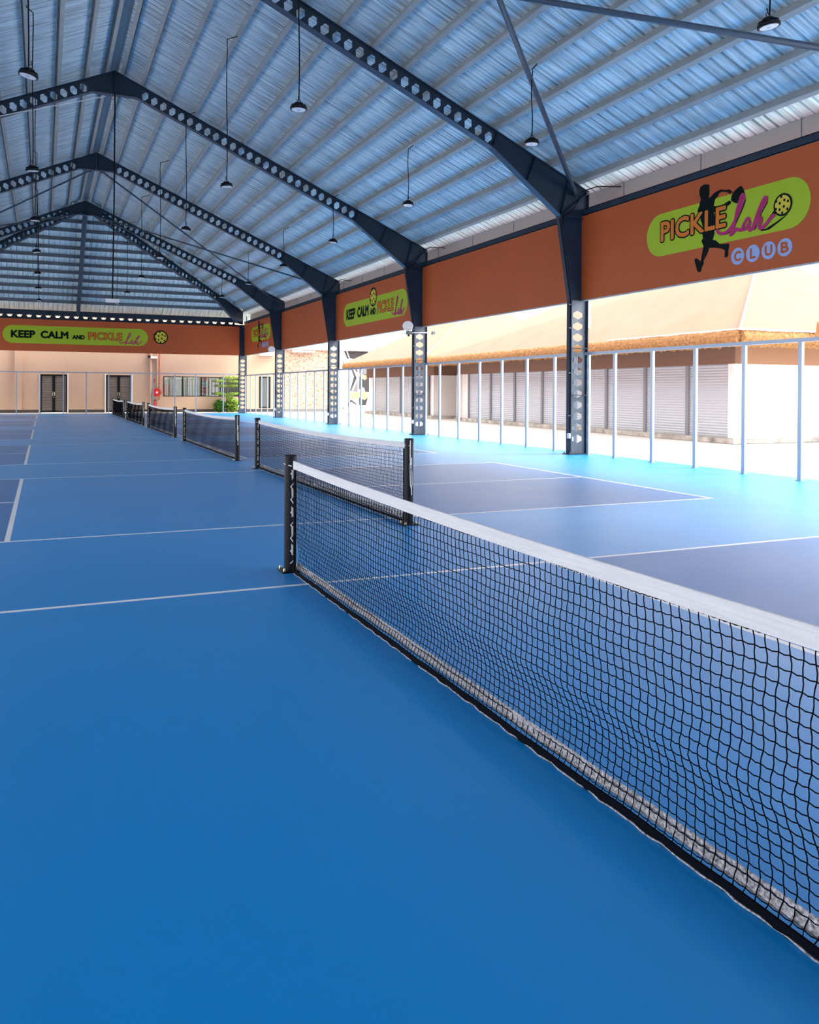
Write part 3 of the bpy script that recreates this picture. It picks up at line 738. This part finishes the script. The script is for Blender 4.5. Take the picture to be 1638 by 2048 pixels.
MB().box(10.98, 11.16, y-.19, y-.07, 3.33, 3.45).build('body', STEEL2, t); MB().lathe((11.05, y-.13, 3.27), [(.03, 0), (.04, .06)], 12).build('lens_hood', BLACK, t)
MB().box(11.9, 12.0, y-.18, y-.08, 3.36, 3.46).build('junction_box', STEEL2, t)
t = thing('batten_light', (11.80, YC, 3.0), 'long white upright batten fixture on the outer side of the nearest column', 'batten')
MB().box(11.77, 11.86, YC-.03, YC+.03, 2.98, 3.58).build('body', WHITE, t); MB().box(11.75, 11.77, YC-.02, YC+.02, 3.2, 3.3).build('bracket', GUTT, t)
t = thing('air_conditioner_unit', (13.4, 54.3, 3.7), 'white box fixture high on the beige wall left of the fourth column', 'wall unit')
MB().box(13.15, 14.1, 54.3, 54.6, 3.75, 4.1).build('casing', WHITE, t); MB().box(13.2, 14.05, 54.28, 54.3, 3.78, 3.83).build('vent_slot', GUTT, t)

# ------------------------------------------------------------------ far wall and what is on it
YW = 54.6
def holewall(x0, x1, z0, z1, holes, y0, y1, name, m_):
    xs = sorted({x0, x1}|{h[0] for h in holes}|{h[1] for h in holes}); zs = sorted({z0, z1}|{h[2] for h in holes}|{h[3] for h in holes})
    mb = MB()
    for i in range(len(xs)-1):
        for j in range(len(zs)-1):
            cx, cz = (xs[i]+xs[i+1])/2, (zs[j]+zs[j+1])/2
            if not any(h[0] < cx < h[1] and h[2] < cz < h[3] for h in holes): mb.box(xs[i], xs[i+1], y0, y1, zs[j], zs[j+1])
    return mb.build(name, m_)
doors = [(-.17, 1.335), (3.56, 5.07)]
DZ = 2.34
wf = struct(holewall(-8.35, 14.85, 0, 6.4, [(a, b, 0, DZ) for a, b in doors]+[(7.01, 11.85, 1.02, 2.30), (13.2, 13.97, .25, 2.36)], YW, YW+.25, 'wall_far', BEIGE))
struct(MB().box(-8.3, -.17, YW-.02, YW, 0, .19).box(1.335, 3.56, YW-.02, YW, 0, .19).box(5.07, 14.85, YW-.02, YW, 0, .19).build('baseboard_far', SKIRT))
struct(MB().box(-1.56, -1.18, YW-.12, YW, .19, 5.2).build('trim_2', BEIGE)).name = 'trim_2'
for n, (a, b) in enumerate(doors):
    d = bpy.data.objects.new('door_%d' % (n+1), None); d.location = ((a+b)/2, YW, 0); COL.objects.link(d); struct(d)
    m = MB(); m.box(a, a+.07, YW+.02, YW+.1, 0, DZ); m.box(b-.07, b, YW+.02, YW+.1, 0, DZ); m.box(a, b, YW+.02, YW+.1, DZ-.1, DZ); m.build('frame', DFRAME, d)
    m = MB(); m.box(a-.07, a, YW-.03, YW, 0, DZ+.06); m.box(b, b+.07, YW-.03, YW, 0, DZ+.06); m.build('architrave', WHITE, d)
    c = (a+b)/2
    for s, x0, x1 in ((-1, a+.07, c), (1, c, b-.07)):
        m = MB(); m.box(x0, x1, YW+.07, YW+.09, .02, DZ-.1)
        z = .16
        while z < DZ-.2:
            m.add([(x0+.04, YW+.068, z), (x1-.06 if s < 0 else x1-.04, YW+.068, z), (x1-.06 if s < 0 else x1-.04, YW+.045, z+.012), (x0+.04, YW+.045, z+.012), (x0+.04, YW+.068, z+.095), (x1-.04, YW+.068, z+.095)],
                  [(0, 1, 2, 3), (3, 2, 5, 4)]); z += .1
        lf = m.build('door_leaf', DLEAF, d)
        m = MB()
        sx = c-.085 if s < 0 else c; m.box(sx, sx+.085, YW+.035, YW+.07, .02, DZ-.1); m.box(x0, x1, YW+.035, YW+.07, .02, .13); m.build('stile', DFRAME, lf)
        hx = c-.05 if s < 0 else c+.05
        m = MB(); m.tube([(hx, YW+.03, 1.02), (hx, YW-.02, 1.05), (hx, YW-.02, 1.25), (hx, YW+.03, 1.28)], .013, 8); m.build('handle', STEELH, lf)
    m = MB(); m.lathe((c, YW-.0, .93), [(.02, 0), (.02, .03)], 10); m.build('padlock', STEELH, d)
# window 1 with panes, interior seen through
d = bpy.data.objects.new('window_1', None); d.location = (9.4, YW, 1.02); COL.objects.link(d); struct(d)
xs = [7.01, 8.20, 9.40, 10.62, 11.85]
m = MB()
for x in xs: m.box(max(7.01, x-.03), min(11.85, x+.03), YW-.01, YW+.06, 1.02, 2.30)
m.box(7.01, 11.85, YW-.01, YW+.06, 1.02, 1.06); m.box(7.01, 11.85, YW-.01, YW+.06, 2.26, 2.30); m.build('window_frame', DFRAME, d)
PANE = bpy.data.materials.new('clear_pane'); PANE.use_nodes = True
def _pane():
    nt = PANE.node_tree; n = nt.nodes; b = n['Principled BSDF']; tr = n.new('ShaderNodeBsdfTransparent'); tr.inputs[0].default_value = (.85, .9, .88, 1)
    gl = n.new('ShaderNodeBsdfGlossy'); gl.inputs['Roughness'].default_value = .03; mx = n.new('ShaderNodeMixShader'); mx.inputs[0].default_value = .06
    nt.links.new(tr.outputs[0], mx.inputs[1]); nt.links.new(gl.outputs[0], mx.inputs[2]); nt.links.new(mx.outputs[0], n['Material Output'].inputs[0])
_pane()
for a, b in zip(xs[:-1], xs[1:]): MB().box(a+.03, b-.03, YW+.02, YW+.026, 1.06, 2.26).build('pane', PANE, d)
# store room behind the window (shallow, grey walls)
m = MB(); m.box(6.9, 12.0, YW+1.2, YW+1.25, .9, 2.6); m.box(6.9, 12.0, YW+.25, YW+1.2, .88, .9); m.box(6.85, 6.9, YW+.25, YW+1.25, .9, 2.6); m.box(12.0, 12.05, YW+.25, YW+1.25, .9, 2.6)
struct(m.build('wall_store', mat('grey_store_wall', (.22, .23, .22, 1), .8, noise=(2, .2, (6, 1, .3)))))
t = thing('rolled_poster_bundle', (7.25, YW+.5, .9), 'bundle of red and white striped rolls behind the left window pane', 'roll bundle')
for i in range(5): MB().tube([(7.10+.07*i, YW+.5+.03*(i % 2), .9), (7.12+.07*i, YW+.5, 1.78)], .035, 8).build('roll', RED if i % 2 == 0 else mat('pinkish_roll_%d' % i, (.7, .4, .36, 1), .6), t)
for i, x in enumerate((7.55, 7.66, 7.77)):
    tag(MB().tube([(x, YW+.55, .9), (x+.02, YW+.6, 2.1)], .022, 8).build('white_tube', WHITE), 'white tube standing upright behind the left window pane', 'tube', 'white tubes behind the window')
for i, x in enumerate((8.3, 8.4, 8.52, 8.63, 8.75, 8.86)):
    tag(MB().tube([(x+.05*math.sin(i), YW+.5, .9), (x+.04*math.cos(i*2), YW+.62, 2.25)], .018, 8).build('metal_pole', STEELH if i % 2 else GUTT), 'slim metal pole leaning behind the second window pane', 'pole', 'poles behind the window')
t = thing('red_storage_bag', (9.7, YW+.55, 1.2), 'red bag with a green label hanging behind the third window pane', 'bag')
m = MB(); m.prism([(9.48, 1.22), (9.95, 1.20), (9.98, 1.6), (9.94, 2.24), (9.52, 2.25), (9.46, 1.7)], lambda a, b, o: (a, YW+.5+o, b), 0, .16); m.build('bag_body', mat('dull_red_fabric', (.30, .05, .04, 1), .8, noise=(9, .5)), t)
MB().box(9.56, 9.88, YW+.49, YW+.50, 1.62, 2.05).build('green_label', mat('grey_green_print', (.14, .24, .18, 1), .7, noise=(12, .5)), t)
# narrow window 2
d = bpy.data.objects.new('window_2', None); d.location = (13.58, YW, .25); COL.objects.link(d); struct(d)
m = MB(); m.box(13.2, 13.28, YW-.02, YW+.06, .25, 2.36); m.box(13.89, 13.97, YW-.02, YW+.06, .25, 2.36); m.box(13.2, 13.97, YW-.02, YW+.06, .25, .33); m.box(13.2, 13.97, YW-.02, YW+.06, 2.28, 2.36); m.build('window_frame', DFRAME, d)
MB().box(13.28, 13.89, YW+.02, YW+.03, .33, 2.28).build('pane', GLASS, d)
# fire services
t = thing('fire_hose_reel', (6.56, YW-.2, 1.25), 'red fire hose reel with a white hub on the beige wall', 'hose reel')
def ydisc(m, x, z, r, y0, y1, n=28): m.add([(x+r*math.cos(2*pi*k/n), y, z+r*math.sin(2*pi*k/n)) for y in (y0, y1) for k in range(n)], [tuple(range(n)), tuple(range(2*n-1, n-1, -1))]+[(k, k+n, (k+1) % n+n, (k+1) % n) for k in range(n)])
m = MB(); ydisc(m, 6.58, 1.27, .26, YW-.26, YW-.24); m.build('front_disc', RED, t)
m = MB(); ydisc(m, 6.58, 1.25, .235, YW-.24, YW-.06); m.build('coiled_hose', RUBB, t)
m = MB(); ydisc(m, 6.58, 1.27, .26, YW-.06, YW-.04); m.build('back_disc', RED, t)
m = MB(); ydisc(m, 6.58, 1.27, .07, YW-.29, YW-.26); m.build('hub', WHITE, t)
MB().tube([(6.58, YW-.04, 1.27), (6.58, YW, 1.27)], .04, 8).build('bracket', RED, t)
t = thing('fire_extinguisher', (6.45, YW-.12, .25), 'red fire extinguisher hung low on the beige wall below the hose reel', 'extinguisher')
MB().lathe((6.46, YW-.12, .22), [(.08, 0), (.085, .03), (.085, .40), (.05, .47), (.025, .49), (.025, .53)], 16).build('cylinder', RED, t)
MB().box(6.42, 6.54, YW-.14, YW-.10, .75, .79).build('handle', BLACK, t); MB().tube([(6.5, YW-.12, .74), (6.58, YW-.13, .6), (6.56, YW-.12, .35)], .012, 6).build('hose', RUBB, t)
MB().box(6.42, 6.5, YW-.045, YW, .4, .5).build('bracket', BLACK, t)
t = thing('fire_alarm_bell', (6.42, YW-.06, 2.05), 'small red fire alarm on the beige wall above the hose reel', 'alarm')
m = MB(); ydisc(m, 6.42, 2.05, .07, YW-.06, YW-.02); m.build('bell', RED, t); MB().box(6.39, 6.45, YW-.02, YW, 1.9, 2.13).build('back_box', RED, t)
t = thing('red_water_pipe', (6.74, YW-.06, 1), 'thin red pipe running down the beige wall right of the hose reel', 'pipe')
MB().tube([(6.76, YW-.06, 5.2), (6.76, YW-.06, .80), (6.45, YW-.06, .76)], .03, 8).build('pipe', REDP, t)
for z in (3.9, 2.7, 1.7): MB().box(6.72, 6.80, YW-.09, YW, z, z+.05).build('pipe_clip', GUTT, t)
for i, x in enumerate((6.22, 6.62)):
    t = thing('beige_downpipe', (x, YW-.07, 0), 'beige pipe on the beige wall %s the hose reel' % ['left of', 'straight above'][i], 'pipe')
    MB().tube([(x, YW-.07, 5.2), (x, YW-.07, .2 if i == 0 else 1.6)], .05 if i == 0 else .03, 10).build('pipe', PIPEB, t)
    for z in (4.2, 3.0, 2.0): MB().box(x-.07, x+.07, YW-.03, YW, z, z+.05).build('pipe_clip', GUTT, t)
t = thing('conduit_box', (6.05, YW-.1, 3.5), 'small white and black junction fixture just under the far terracotta panel', 'fixture')
MB().box(6.2, 6.62, YW-.16, YW-.02, 3.42, 3.56).build('white_box', WHITE, t); MB().box(6.05, 6.2, YW-.15, YW-.02, 3.46, 3.6).build('black_box', BLACK, t)
tag(MB().box(5.2, 6.75, 53.2, 54.2, 0, .06).build('white_board', WHITE), 'flat white board lying on the ground at the foot of the beige wall', 'board')

# ------------------------------------------------------------------ plants at the far corner
def leaf_blob(mb, c, rx, ry, rz, n, size, rn):
    for _ in range(n):
        a = rn.uniform(0, 2*pi); b = math.acos(rn.uniform(-1, 1)); r = rn.uniform(.55, 1)
        p = Vector((c[0]+rx*r*math.sin(b)*math.cos(a), c[1]+ry*r*math.sin(b)*math.sin(a), c[2]+rz*r*math.cos(b)))
        d = Vector((rn.uniform(-1, 1), rn.uniform(-1, 1), rn.uniform(-.4, .5))).normalized(); s = d.cross(Vector((rn.uniform(-1, 1), rn.uniform(-1, 1), 1))).normalized()
        L = size*rn.uniform(.7, 1.3); w_ = L*.28
        mb.add([p, p+d*L*.5+s*w_, p+d*L, p+d*L*.5-s*w_], [(0, 1, 2, 3)])
def leaf(c, *a): pass
rn = random.Random(5)
t = thing('ornamental_tree', (11.0, 54.0, 0), 'small tiered yellow-green tree in front of the window at the far corner', 'tree')
MB().tube([(10.95, 54.0, 0), (10.92, 54.02, .8), (11.0, 54.0, 1.5), (10.97, 54.0, 2.2)], [.04, .035, .025, .015], 8).build('trunk', BARK, t)
for a, b in (((10.97, 54, 2.0), (10.3, 53.9, 2.0)), ((10.98, 54, 2.05), (11.6, 54.1, 2.2)), ((10.97, 54, 1.55), (10.6, 53.9, 1.7)), ((10.97, 54, 1.5), (11.4, 54.1, 1.72)), ((10.93, 54, 1.0), (10.4, 53.9, 1.2)), ((10.95, 54, 1.0), (11.6, 54, 1.2))):
    MB().tube([a, b], [.018, .008], 6).build('branch', BARK, t)
for c, r in (((11.15, 54, 2.25), (.52, .4, .11)), ((10.5, 53.9, 2.03), (.36, .3, .09)), ((11.35, 54, 2.0), (.4, .35, .08)), ((10.65, 53.9, 1.72), (.34, .3, .08)), ((11.3, 54.1, 1.72), (.42, .3, .09)), ((10.5, 53.9, 1.2), (.4, .3, .09)), ((11.45, 54, 1.22), (.45, .3, .09)), ((11.0, 54, 1.05), (.45, .3, .14))):
    m = MB(); leaf_blob(m, c, *r, 420, .07, rn); m.build('foliage', LEAF1, t)
for c, r, mt, lb in (((10.45, 53.9, .42), (.42, .4, .42), LEAF2, 'dark leafy bush at the foot of the small tree, on its left'), ((11.25, 53.9, .5), (.46, .4, .5), LEAF1, 'light green leafy bush at the foot of the small tree, beside the corner column')):
    t = thing('leafy_bush', (c[0], c[1], 0), lb, 'bush')
    for i in range(7):
        a = i*.9; MB().tube([(c[0], c[1], 0), (c[0]+.3*math.cos(a), c[1]+.3*math.sin(a), c[2]*1.4)], [.015, .006], 5).build('stem', BARK, t)
    m = MB(); leaf_blob(m, c, *r, 1500, .11, rn); m.build('foliage', mt, t)
    m = MB(); leaf_blob(m, (c[0], c[1], c[2]*.8), r[0]*.8, r[1]*.8, r[2]*.8, 700, .1, rn); m.build('inner_foliage', LEAF2, t)

# ------------------------------------------------------------------ brick building and mural building
t = thing('brick_building', (17, 57, 0), 'mottled brick building with a white roof edge behind the right fence', 'building')
MB().box(14.85, 18.85, YW, YW+4, 0, 4.22).build('brick_wall', BRICK, t)
MB().box(14.85, 18.85, YW-.03, YW, 0, .2).build('skirting', mat('grey_skirting', (.22, .22, .22, 1), .7), t)
def white_roof(x0, x1, t):
    MB().box(x0, x1, YW-.25, YW+.05, 4.22, 4.42).build('fascia', WHITE, t)
    m = MB(); x = x0
    while x < x1-.1:
        for a, b, z in ((x, x+.09, .0), (x+.09, x+.13, .05), (x+.13, x+.19, .05), (x+.19, x+.23, 0)):
            za = 4.45+(.05 if z else 0); m.add([(a, YW-.35, za), (b, YW-.35, za), (b, YW+4, za+.8), (a, YW+4, za+.8), (a, YW-.35, za-.03), (b, YW-.35, za-.03)], [(0, 1, 2, 3), (0, 1, 5, 4)])
        x += .23
    m.build('roof_sheet', GUTT, t)
    MB().box(x0, x1, YW-.2, YW+.2, 4.40, 4.47).build('eave_batten', WHITE, t)
white_roof(14.6, 18.85, t)
t2 = t
MB().box(15.3, 16.9, YW-.6, YW-.3, 4.02, 4.16).build('awning_arm', GUTT, t2)
t = thing('mural_building', (21, 57, 0), 'white building with a black and white mural of a capped person', 'building')
MB().box(18.85, 27, YW, YW+4, 0, 4.22).build('wall', WALLW, t)
white_roof(18.87, 27, t)
MB().box(18.85, 19.05, YW-.12, YW, 0, 5.0).build('corner_post', WHITE, t)
# the painting: pixel-free coordinates in metres on the wall (x, z)
def mur(name, poly, mt, d=.004): m = MB(); m.prism(poly, lambda a, b, o: (a, YW-.006-o, b), 0, d); return m.build(name, mt, mural)
mural = MB().box(19.06, 21.6, YW-.006, YW-.001, .25, 4.15).build('mural', WALLW, t)
def q(px, py):   # helper from the photo crop's own scale to metres on the wall
    return (18.53+px*.0031, 5.79-py*.00303)
for poly, mt in (([(205, 505), (250, 505), (330, 690), (290, 705)], MBLK), ([(290, 510), (800, 510), (700, 700), (480, 860), (420, 700), (350, 680)], MBLK),
                 ([(85, 590), (110, 560), (200, 780), (215, 860), (190, 860)], MBLK), ([(370, 900), (410, 900), (520, 1140), (380, 1450), (360, 1420), (450, 1110)], MBLK),
                 ([(440, 900), (530, 900), (530, 1030)], MBLK), ([(540, 1180), (540, 1460), (420, 1455)], MGREY),
                 ([(580, 900), (820, 900), (820, 1460), (640, 1460), (575, 1380)], MBLK), ([(315, 1100), (335, 1080), (355, 1130), (305, 1280)], MGREY),
                 ([(350, 1640), (400, 1650), (520, 1740), (500, 1760), (390, 1690), (310, 1800), (310, 1720)], MBLK),
                 ([(570, 1590), (700, 1640), (790, 1600), (740, 1770), (580, 1770)], MBLK), ([(95, 1660), (120, 1720), (110, 1730), (90, 1680)], MBLK), ([(185, 1800), (215, 1860), (200, 1870), (178, 1830)], MBLK)):
    mur('dark_shape', [q(*p) for p in poly], mt)
mur('cap', [q(*p) for p in [(600, 900), (700, 895), (800, 920), (790, 1010), (740, 1060), (640, 1020), (590, 980)]], MGREY, .007)
mur('face', [q(*p) for p in [(590, 1010), (650, 1040), (740, 1080), (800, 1060), (770, 1130), (710, 1190), (640, 1140), (585, 1100)]], MSKIN, .008)
mur('arm', [q(*p) for p in [(340, 1480), (560, 1460), (730, 1450), (800, 1520), (790, 1590), (710, 1650), (560, 1590), (330, 1640)]], MSKIN, .009)
mur('forearm', [q(*p) for p in [(230, 1370), (260, 1360), (190, 1560), (140, 1650), (110, 1630), (180, 1500)]], MSKIN, .006)
mur('glove', [q(*p) for p in [(600, 1370), (650, 1350), (700, 1370), (720, 1440), (640, 1450)]], WHITE, .007)
# roof-mounted awning gear above
t = thing('rooftop_arm', (20.5, 54.3, 4.6), 'thin grey metal arm and box sticking up above the mural roof', 'metal arm')
MB().box(19.3, 20.6, 54.4, 54.6, 4.95, 5.0).build('box', WHITE, t); MB().tube([(20.6, 54.5, 5.0), (21.9, 54.4, 4.9)], .02, 6).build('tube', GUTT, t); MB().tube([(20.6, 54.5, 4.93), (21.8, 54.4, 4.88)], .015, 6).build('tube', GUTT, t)
MB().tube([(21.5, 54.4, 4.9), (21.6, 54.4, 4.45)], .02, 6).build('stand', GUTT, t)

# ------------------------------------------------------------------ thatched stalls
def thatch_roof(parent, c, apexes, hips, fr_h=.34, nm='thatch_roof', seams=True):
    """c: eave corners (x, y), anticlockwise from the near left; apexes: ridge ends; faces by the index lists in hips"""
    m = MB(); n = 10
    V = [Vector((x, y, z)) for x, y, z in c]+[Vector(a) for a in apexes]
    for f in hips:
        P = [V[i] for i in f]
        m.add(P, [tuple(range(len(P)))])
    m.build(nm, THATCH, parent)
def fringe(parent, a, b, r, out, name='thatch_fringe', seed=1):
    """rounded shaggy eave roll from a to b; out = outward horizontal direction"""
    a = Vector(a); b = Vector(b); d = (b-a); L = d.length; d.normalize(); out = Vector(out).normalized(); rn = random.Random(seed)
    n = int(L/.06); m = MB(); k = 9; vs = []
    for i in range(n+1):
        p = a+d*(L*i/n)
        for j in range(k):
            th = -1.9+3.4*j/(k-1)
            rr_ = r*(1+rn.uniform(-.10, .10)+.05*math.sin(i*.23))
            zz = math.sin(th)*rr_; oo = math.cos(th)*rr_*.75
            if j == 0: zz -= rn.uniform(0, .08)
            vs.append(p+out*oo+Vector((0, 0, zz))+d*rn.uniform(-.02, .02))
    fs = [(i*k+j, i*k+j+1, (i+1)*k+j+1, (i+1)*k+j) for i in range(n) for j in range(k-1)]+[tuple(range(k)), tuple(n*k+j for j in range(k))]
    m.add(vs, fs)
    # loose straws
    for _ in range(int(L*70)):
        p = a+d*rn.uniform(0, L)+out*rn.uniform(.3, .9)*r+Vector((0, 0, -r*rn.uniform(.5, 1.0)))
        q_ = p+Vector((rn.uniform(-.03, .03), rn.uniform(-.03, .03), -rn.uniform(.03, .10))); s = d*.012
        m.add([p-s, p+s, q_], [(0, 1, 2)])
    return m.build(name, FRINGE, parent)
def shutter(parent, p0, p1, z0, z1, out):
    p0 = Vector((p0[0], p0[1], 0)); p1 = Vector((p1[0], p1[1], 0)); out = Vector(out)
    d = (p1-p0); L = d.length; d.normalize(); m = MB(); nsl = 26; vs = []
    k = 0
    for i in range(nsl*3+1):
        z = z0+(z1-z0)*i/(nsl*3); o = .018 if i % 3 == 1 else (.012 if i % 3 == 2 else 0)
        for s in (.06, L-.06): q_ = p0+d*s+out*(.02+o); vs.append((q_.x, q_.y, z))
    m.add(vs, [(2*i, 2*i+1, 2*i+3, 2*i+2) for i in range(nsl*3)])
    o = m.build('roller_shutter', SHUT, parent)
    m = MB(); m.bar(tuple(p0+d*.045+out*.05)[:2]+(z0,), tuple(p0+d*.045+out*.05)[:2]+(z1,), .09, .09, up=tuple(out)); m.build('guide_rail', SFRAME, o); m = MB(); m.bar(tuple(p1-d*.02+out*.05)[:2]+(z0,), tuple(p1-d*.02+out*.05)[:2]+(z1,), .04, .09, up=tuple(out))
    m.build('guide_rail', SFRAME, o)
    m = MB(); m.bar((p0+d*.06+out*.035+Vector((0, 0, z0+.03))), (p1-d*.06+out*.035+Vector((0, 0, z0+.03))), .03, .06); m.build('bottom_bar', GUTT, o)

# stall A: near one
A0 = Vector((18.1, 17.9, 0)); A1 = Vector((18.95, 36.9, 0)); da = (A1-A0).normalized(); na = Vector((-da.y, da.x, 0))*1.0
if na.x > 0: na = -na
t = thing('thatched_stall', (22, 27, 0), 'near white stall block with roller shutters under a tan thatched roof', 'building')
def quadwall(m, a, b, th, z0, z1, out): a = Vector(a); b = Vector(b); o = Vector(out)*th; m.prism([(a.x, a.y), (b.x, b.y), (b.x-o.x, b.y-o.y), (a.x-o.x, a.y-o.y)], lambda u, v, z: (u, v, z), z0, z1)
m = MB(); quadwall(m, A0-da*.05, A1, .2, 2.30, 2.95, na); m.build('brown_band', BROWN, t)
m = MB(); quadwall(m, A0+Vector((.01, 0, 0)), A0+Vector((9, 0, 0)), .2, 2.30, 2.95, (0, -1, 0)); m.build('side_band', mat('light_brown_band', (.32, .17, .10, 1), .7), t)
m = MB(); quadwall(m, A0+da*.0-na*.21, A1-na*.21, .1, .12, 2.30, na); quadwall(m, A0+Vector((0, .01, 0)), A0+Vector((9, .01, 0)), .2, .12, 2.30, (0, -1, 0)); quadwall(m, A1, A1+Vector((9, 0, 0)), .2, .12, 2.9, (0, 1, 0)); m.build('white_wall', WALLW, t)
m = MB(); quadwall(m, A0-da*.08+na*.10, A1+na*.10, .5, 0, .14, na); quadwall(m, A0+Vector((-.1, -.1, 0)), A0+Vector((9, -.1, 0)), .3, 0, .14, (0, -1, 0)); m.build('plinth', PLINTH, t)
bs = [.06, 2.04, 4.13, 6.33, 8.6, 10.81, 13.14, 15.44, 17.8]
for a, b in zip(bs[:-1], bs[1:]): shutter(t, A0+da*b-na*.12, A0+da*a-na*.12, .14, 2.30, na)
c = [(16.95, 16.55, 3.12), (28.0, 16.2, 3.12), (28.6, 37.9, 3.12), (17.85, 37.9, 3.12)]
P1 = (21.5, 20.2, 5.97); P2 = (23.0, 31.5, 6.0)
thatch_roof(t, c, [P1, P2], [(0, 1, 4), (1, 2, 5, 4), (2, 3, 5), (3, 0, 4, 5)])
m = MB(); m.add([Vector(p)+Vector((0, 0, -.25)) for p in c], [(0, 1, 2, 3)]); m.build('soffit', BROWN, t)
fringe(t, (17.0, 16.6, 2.95), (17.9, 37.85, 2.95), .21, (-1, .04, 0), seed=2)
fringe(t, (17.0, 16.6, 2.95), (27.9, 16.25, 2.95), .21, (0, -1, 0), seed=3)
m = MB(); m.tube([(16.95, 16.55, 3.17), P1], .035, 6); m.tube([(16.95, 16.5, 3.17), (20.6, 16.4, 3.17)], .03, 6); m.tube([(16.93, 16.55, 3.17), (17.2, 22.5, 3.18)], .02, 6); m.build('ridge_seam', SEAM, t)
fringe(t, (19.25, 16.1, 3.20), (27, 15.9, 3.22), .20, (0, -1, 0), 'upper_thatch_roll', seed=4)
# stall B: farther one
B0 = Vector((18.95, 39.6, 0)); B1 = Vector((19.5, 51.0, 0)); db = (B1-B0).normalized(); nb = Vector((-db.y, db.x, 0))
if nb.x > 0: nb = -nb
t = thing('thatched_stall', (23, 45, 0), 'farther white stall with shutters and a pyramid thatched roof beside the mural', 'building')
m = MB(); quadwall(m, B0, B1, .2, 2.30, 3.0, nb); quadwall(m, B0, B0+Vector((8, 0, 0)), .2, 2.30, 3.0, (0, -1, 0)); m.build('brown_band', BROWN, t)
m = MB(); quadwall(m, B0-nb*.21, B1-nb*.21, .1, .12, 2.30, nb); quadwall(m, B0, B0+Vector((8, 0, 0)), .2, .12, 2.30, (0, -1, 0)); m.build('white_wall', WALLW, t)
m = MB(); quadwall(m, B0+nb*.15-db*.1, B1+nb*.15, .5, 0, .14, nb); quadwall(m, B0+Vector((-.1, -.12, 0)), B0+Vector((8, -.12, 0)), .3, 0, .14, (0, -1, 0)); m.build('plinth', PLINTH, t)
for a, b in ((.9, 2.9), (2.9, 5.2), (5.2, 7.6), (7.6, 10.0)): shutter(t, B0+db*b-nb*.12, B0+db*a-nb*.12, .14, 2.30, nb)
c = [(17.75, 38.1, 3.22), (30.4, 38.0, 3.22), (30.6, 51.4, 3.22), (18.0, 51.4, 3.22)]
P3 = (24.3, 44.3, 6.8)
thatch_roof(t, c, [P3], [(0, 1, 4), (1, 2, 4), (2, 3, 4), (3, 0, 4)])
m = MB(); m.add([Vector(p)+Vector((0, 0, -.25)) for p in c], [(0, 1, 2, 3)]); m.build('soffit', BROWN, t)
fringe(t, (17.8, 38.15, 3.03), (18.05, 51.35, 3.03), .21, (-1, .02, 0), seed=5)
fringe(t, (17.8, 38.15, 3.03), (22, 38.1, 3.03), .21, (0, -1, 0), seed=6)
m = MB(); m.tube([(17.75, 38.1, 3.26), P3], .03, 6); m.build('ridge_seam', SEAM, t)
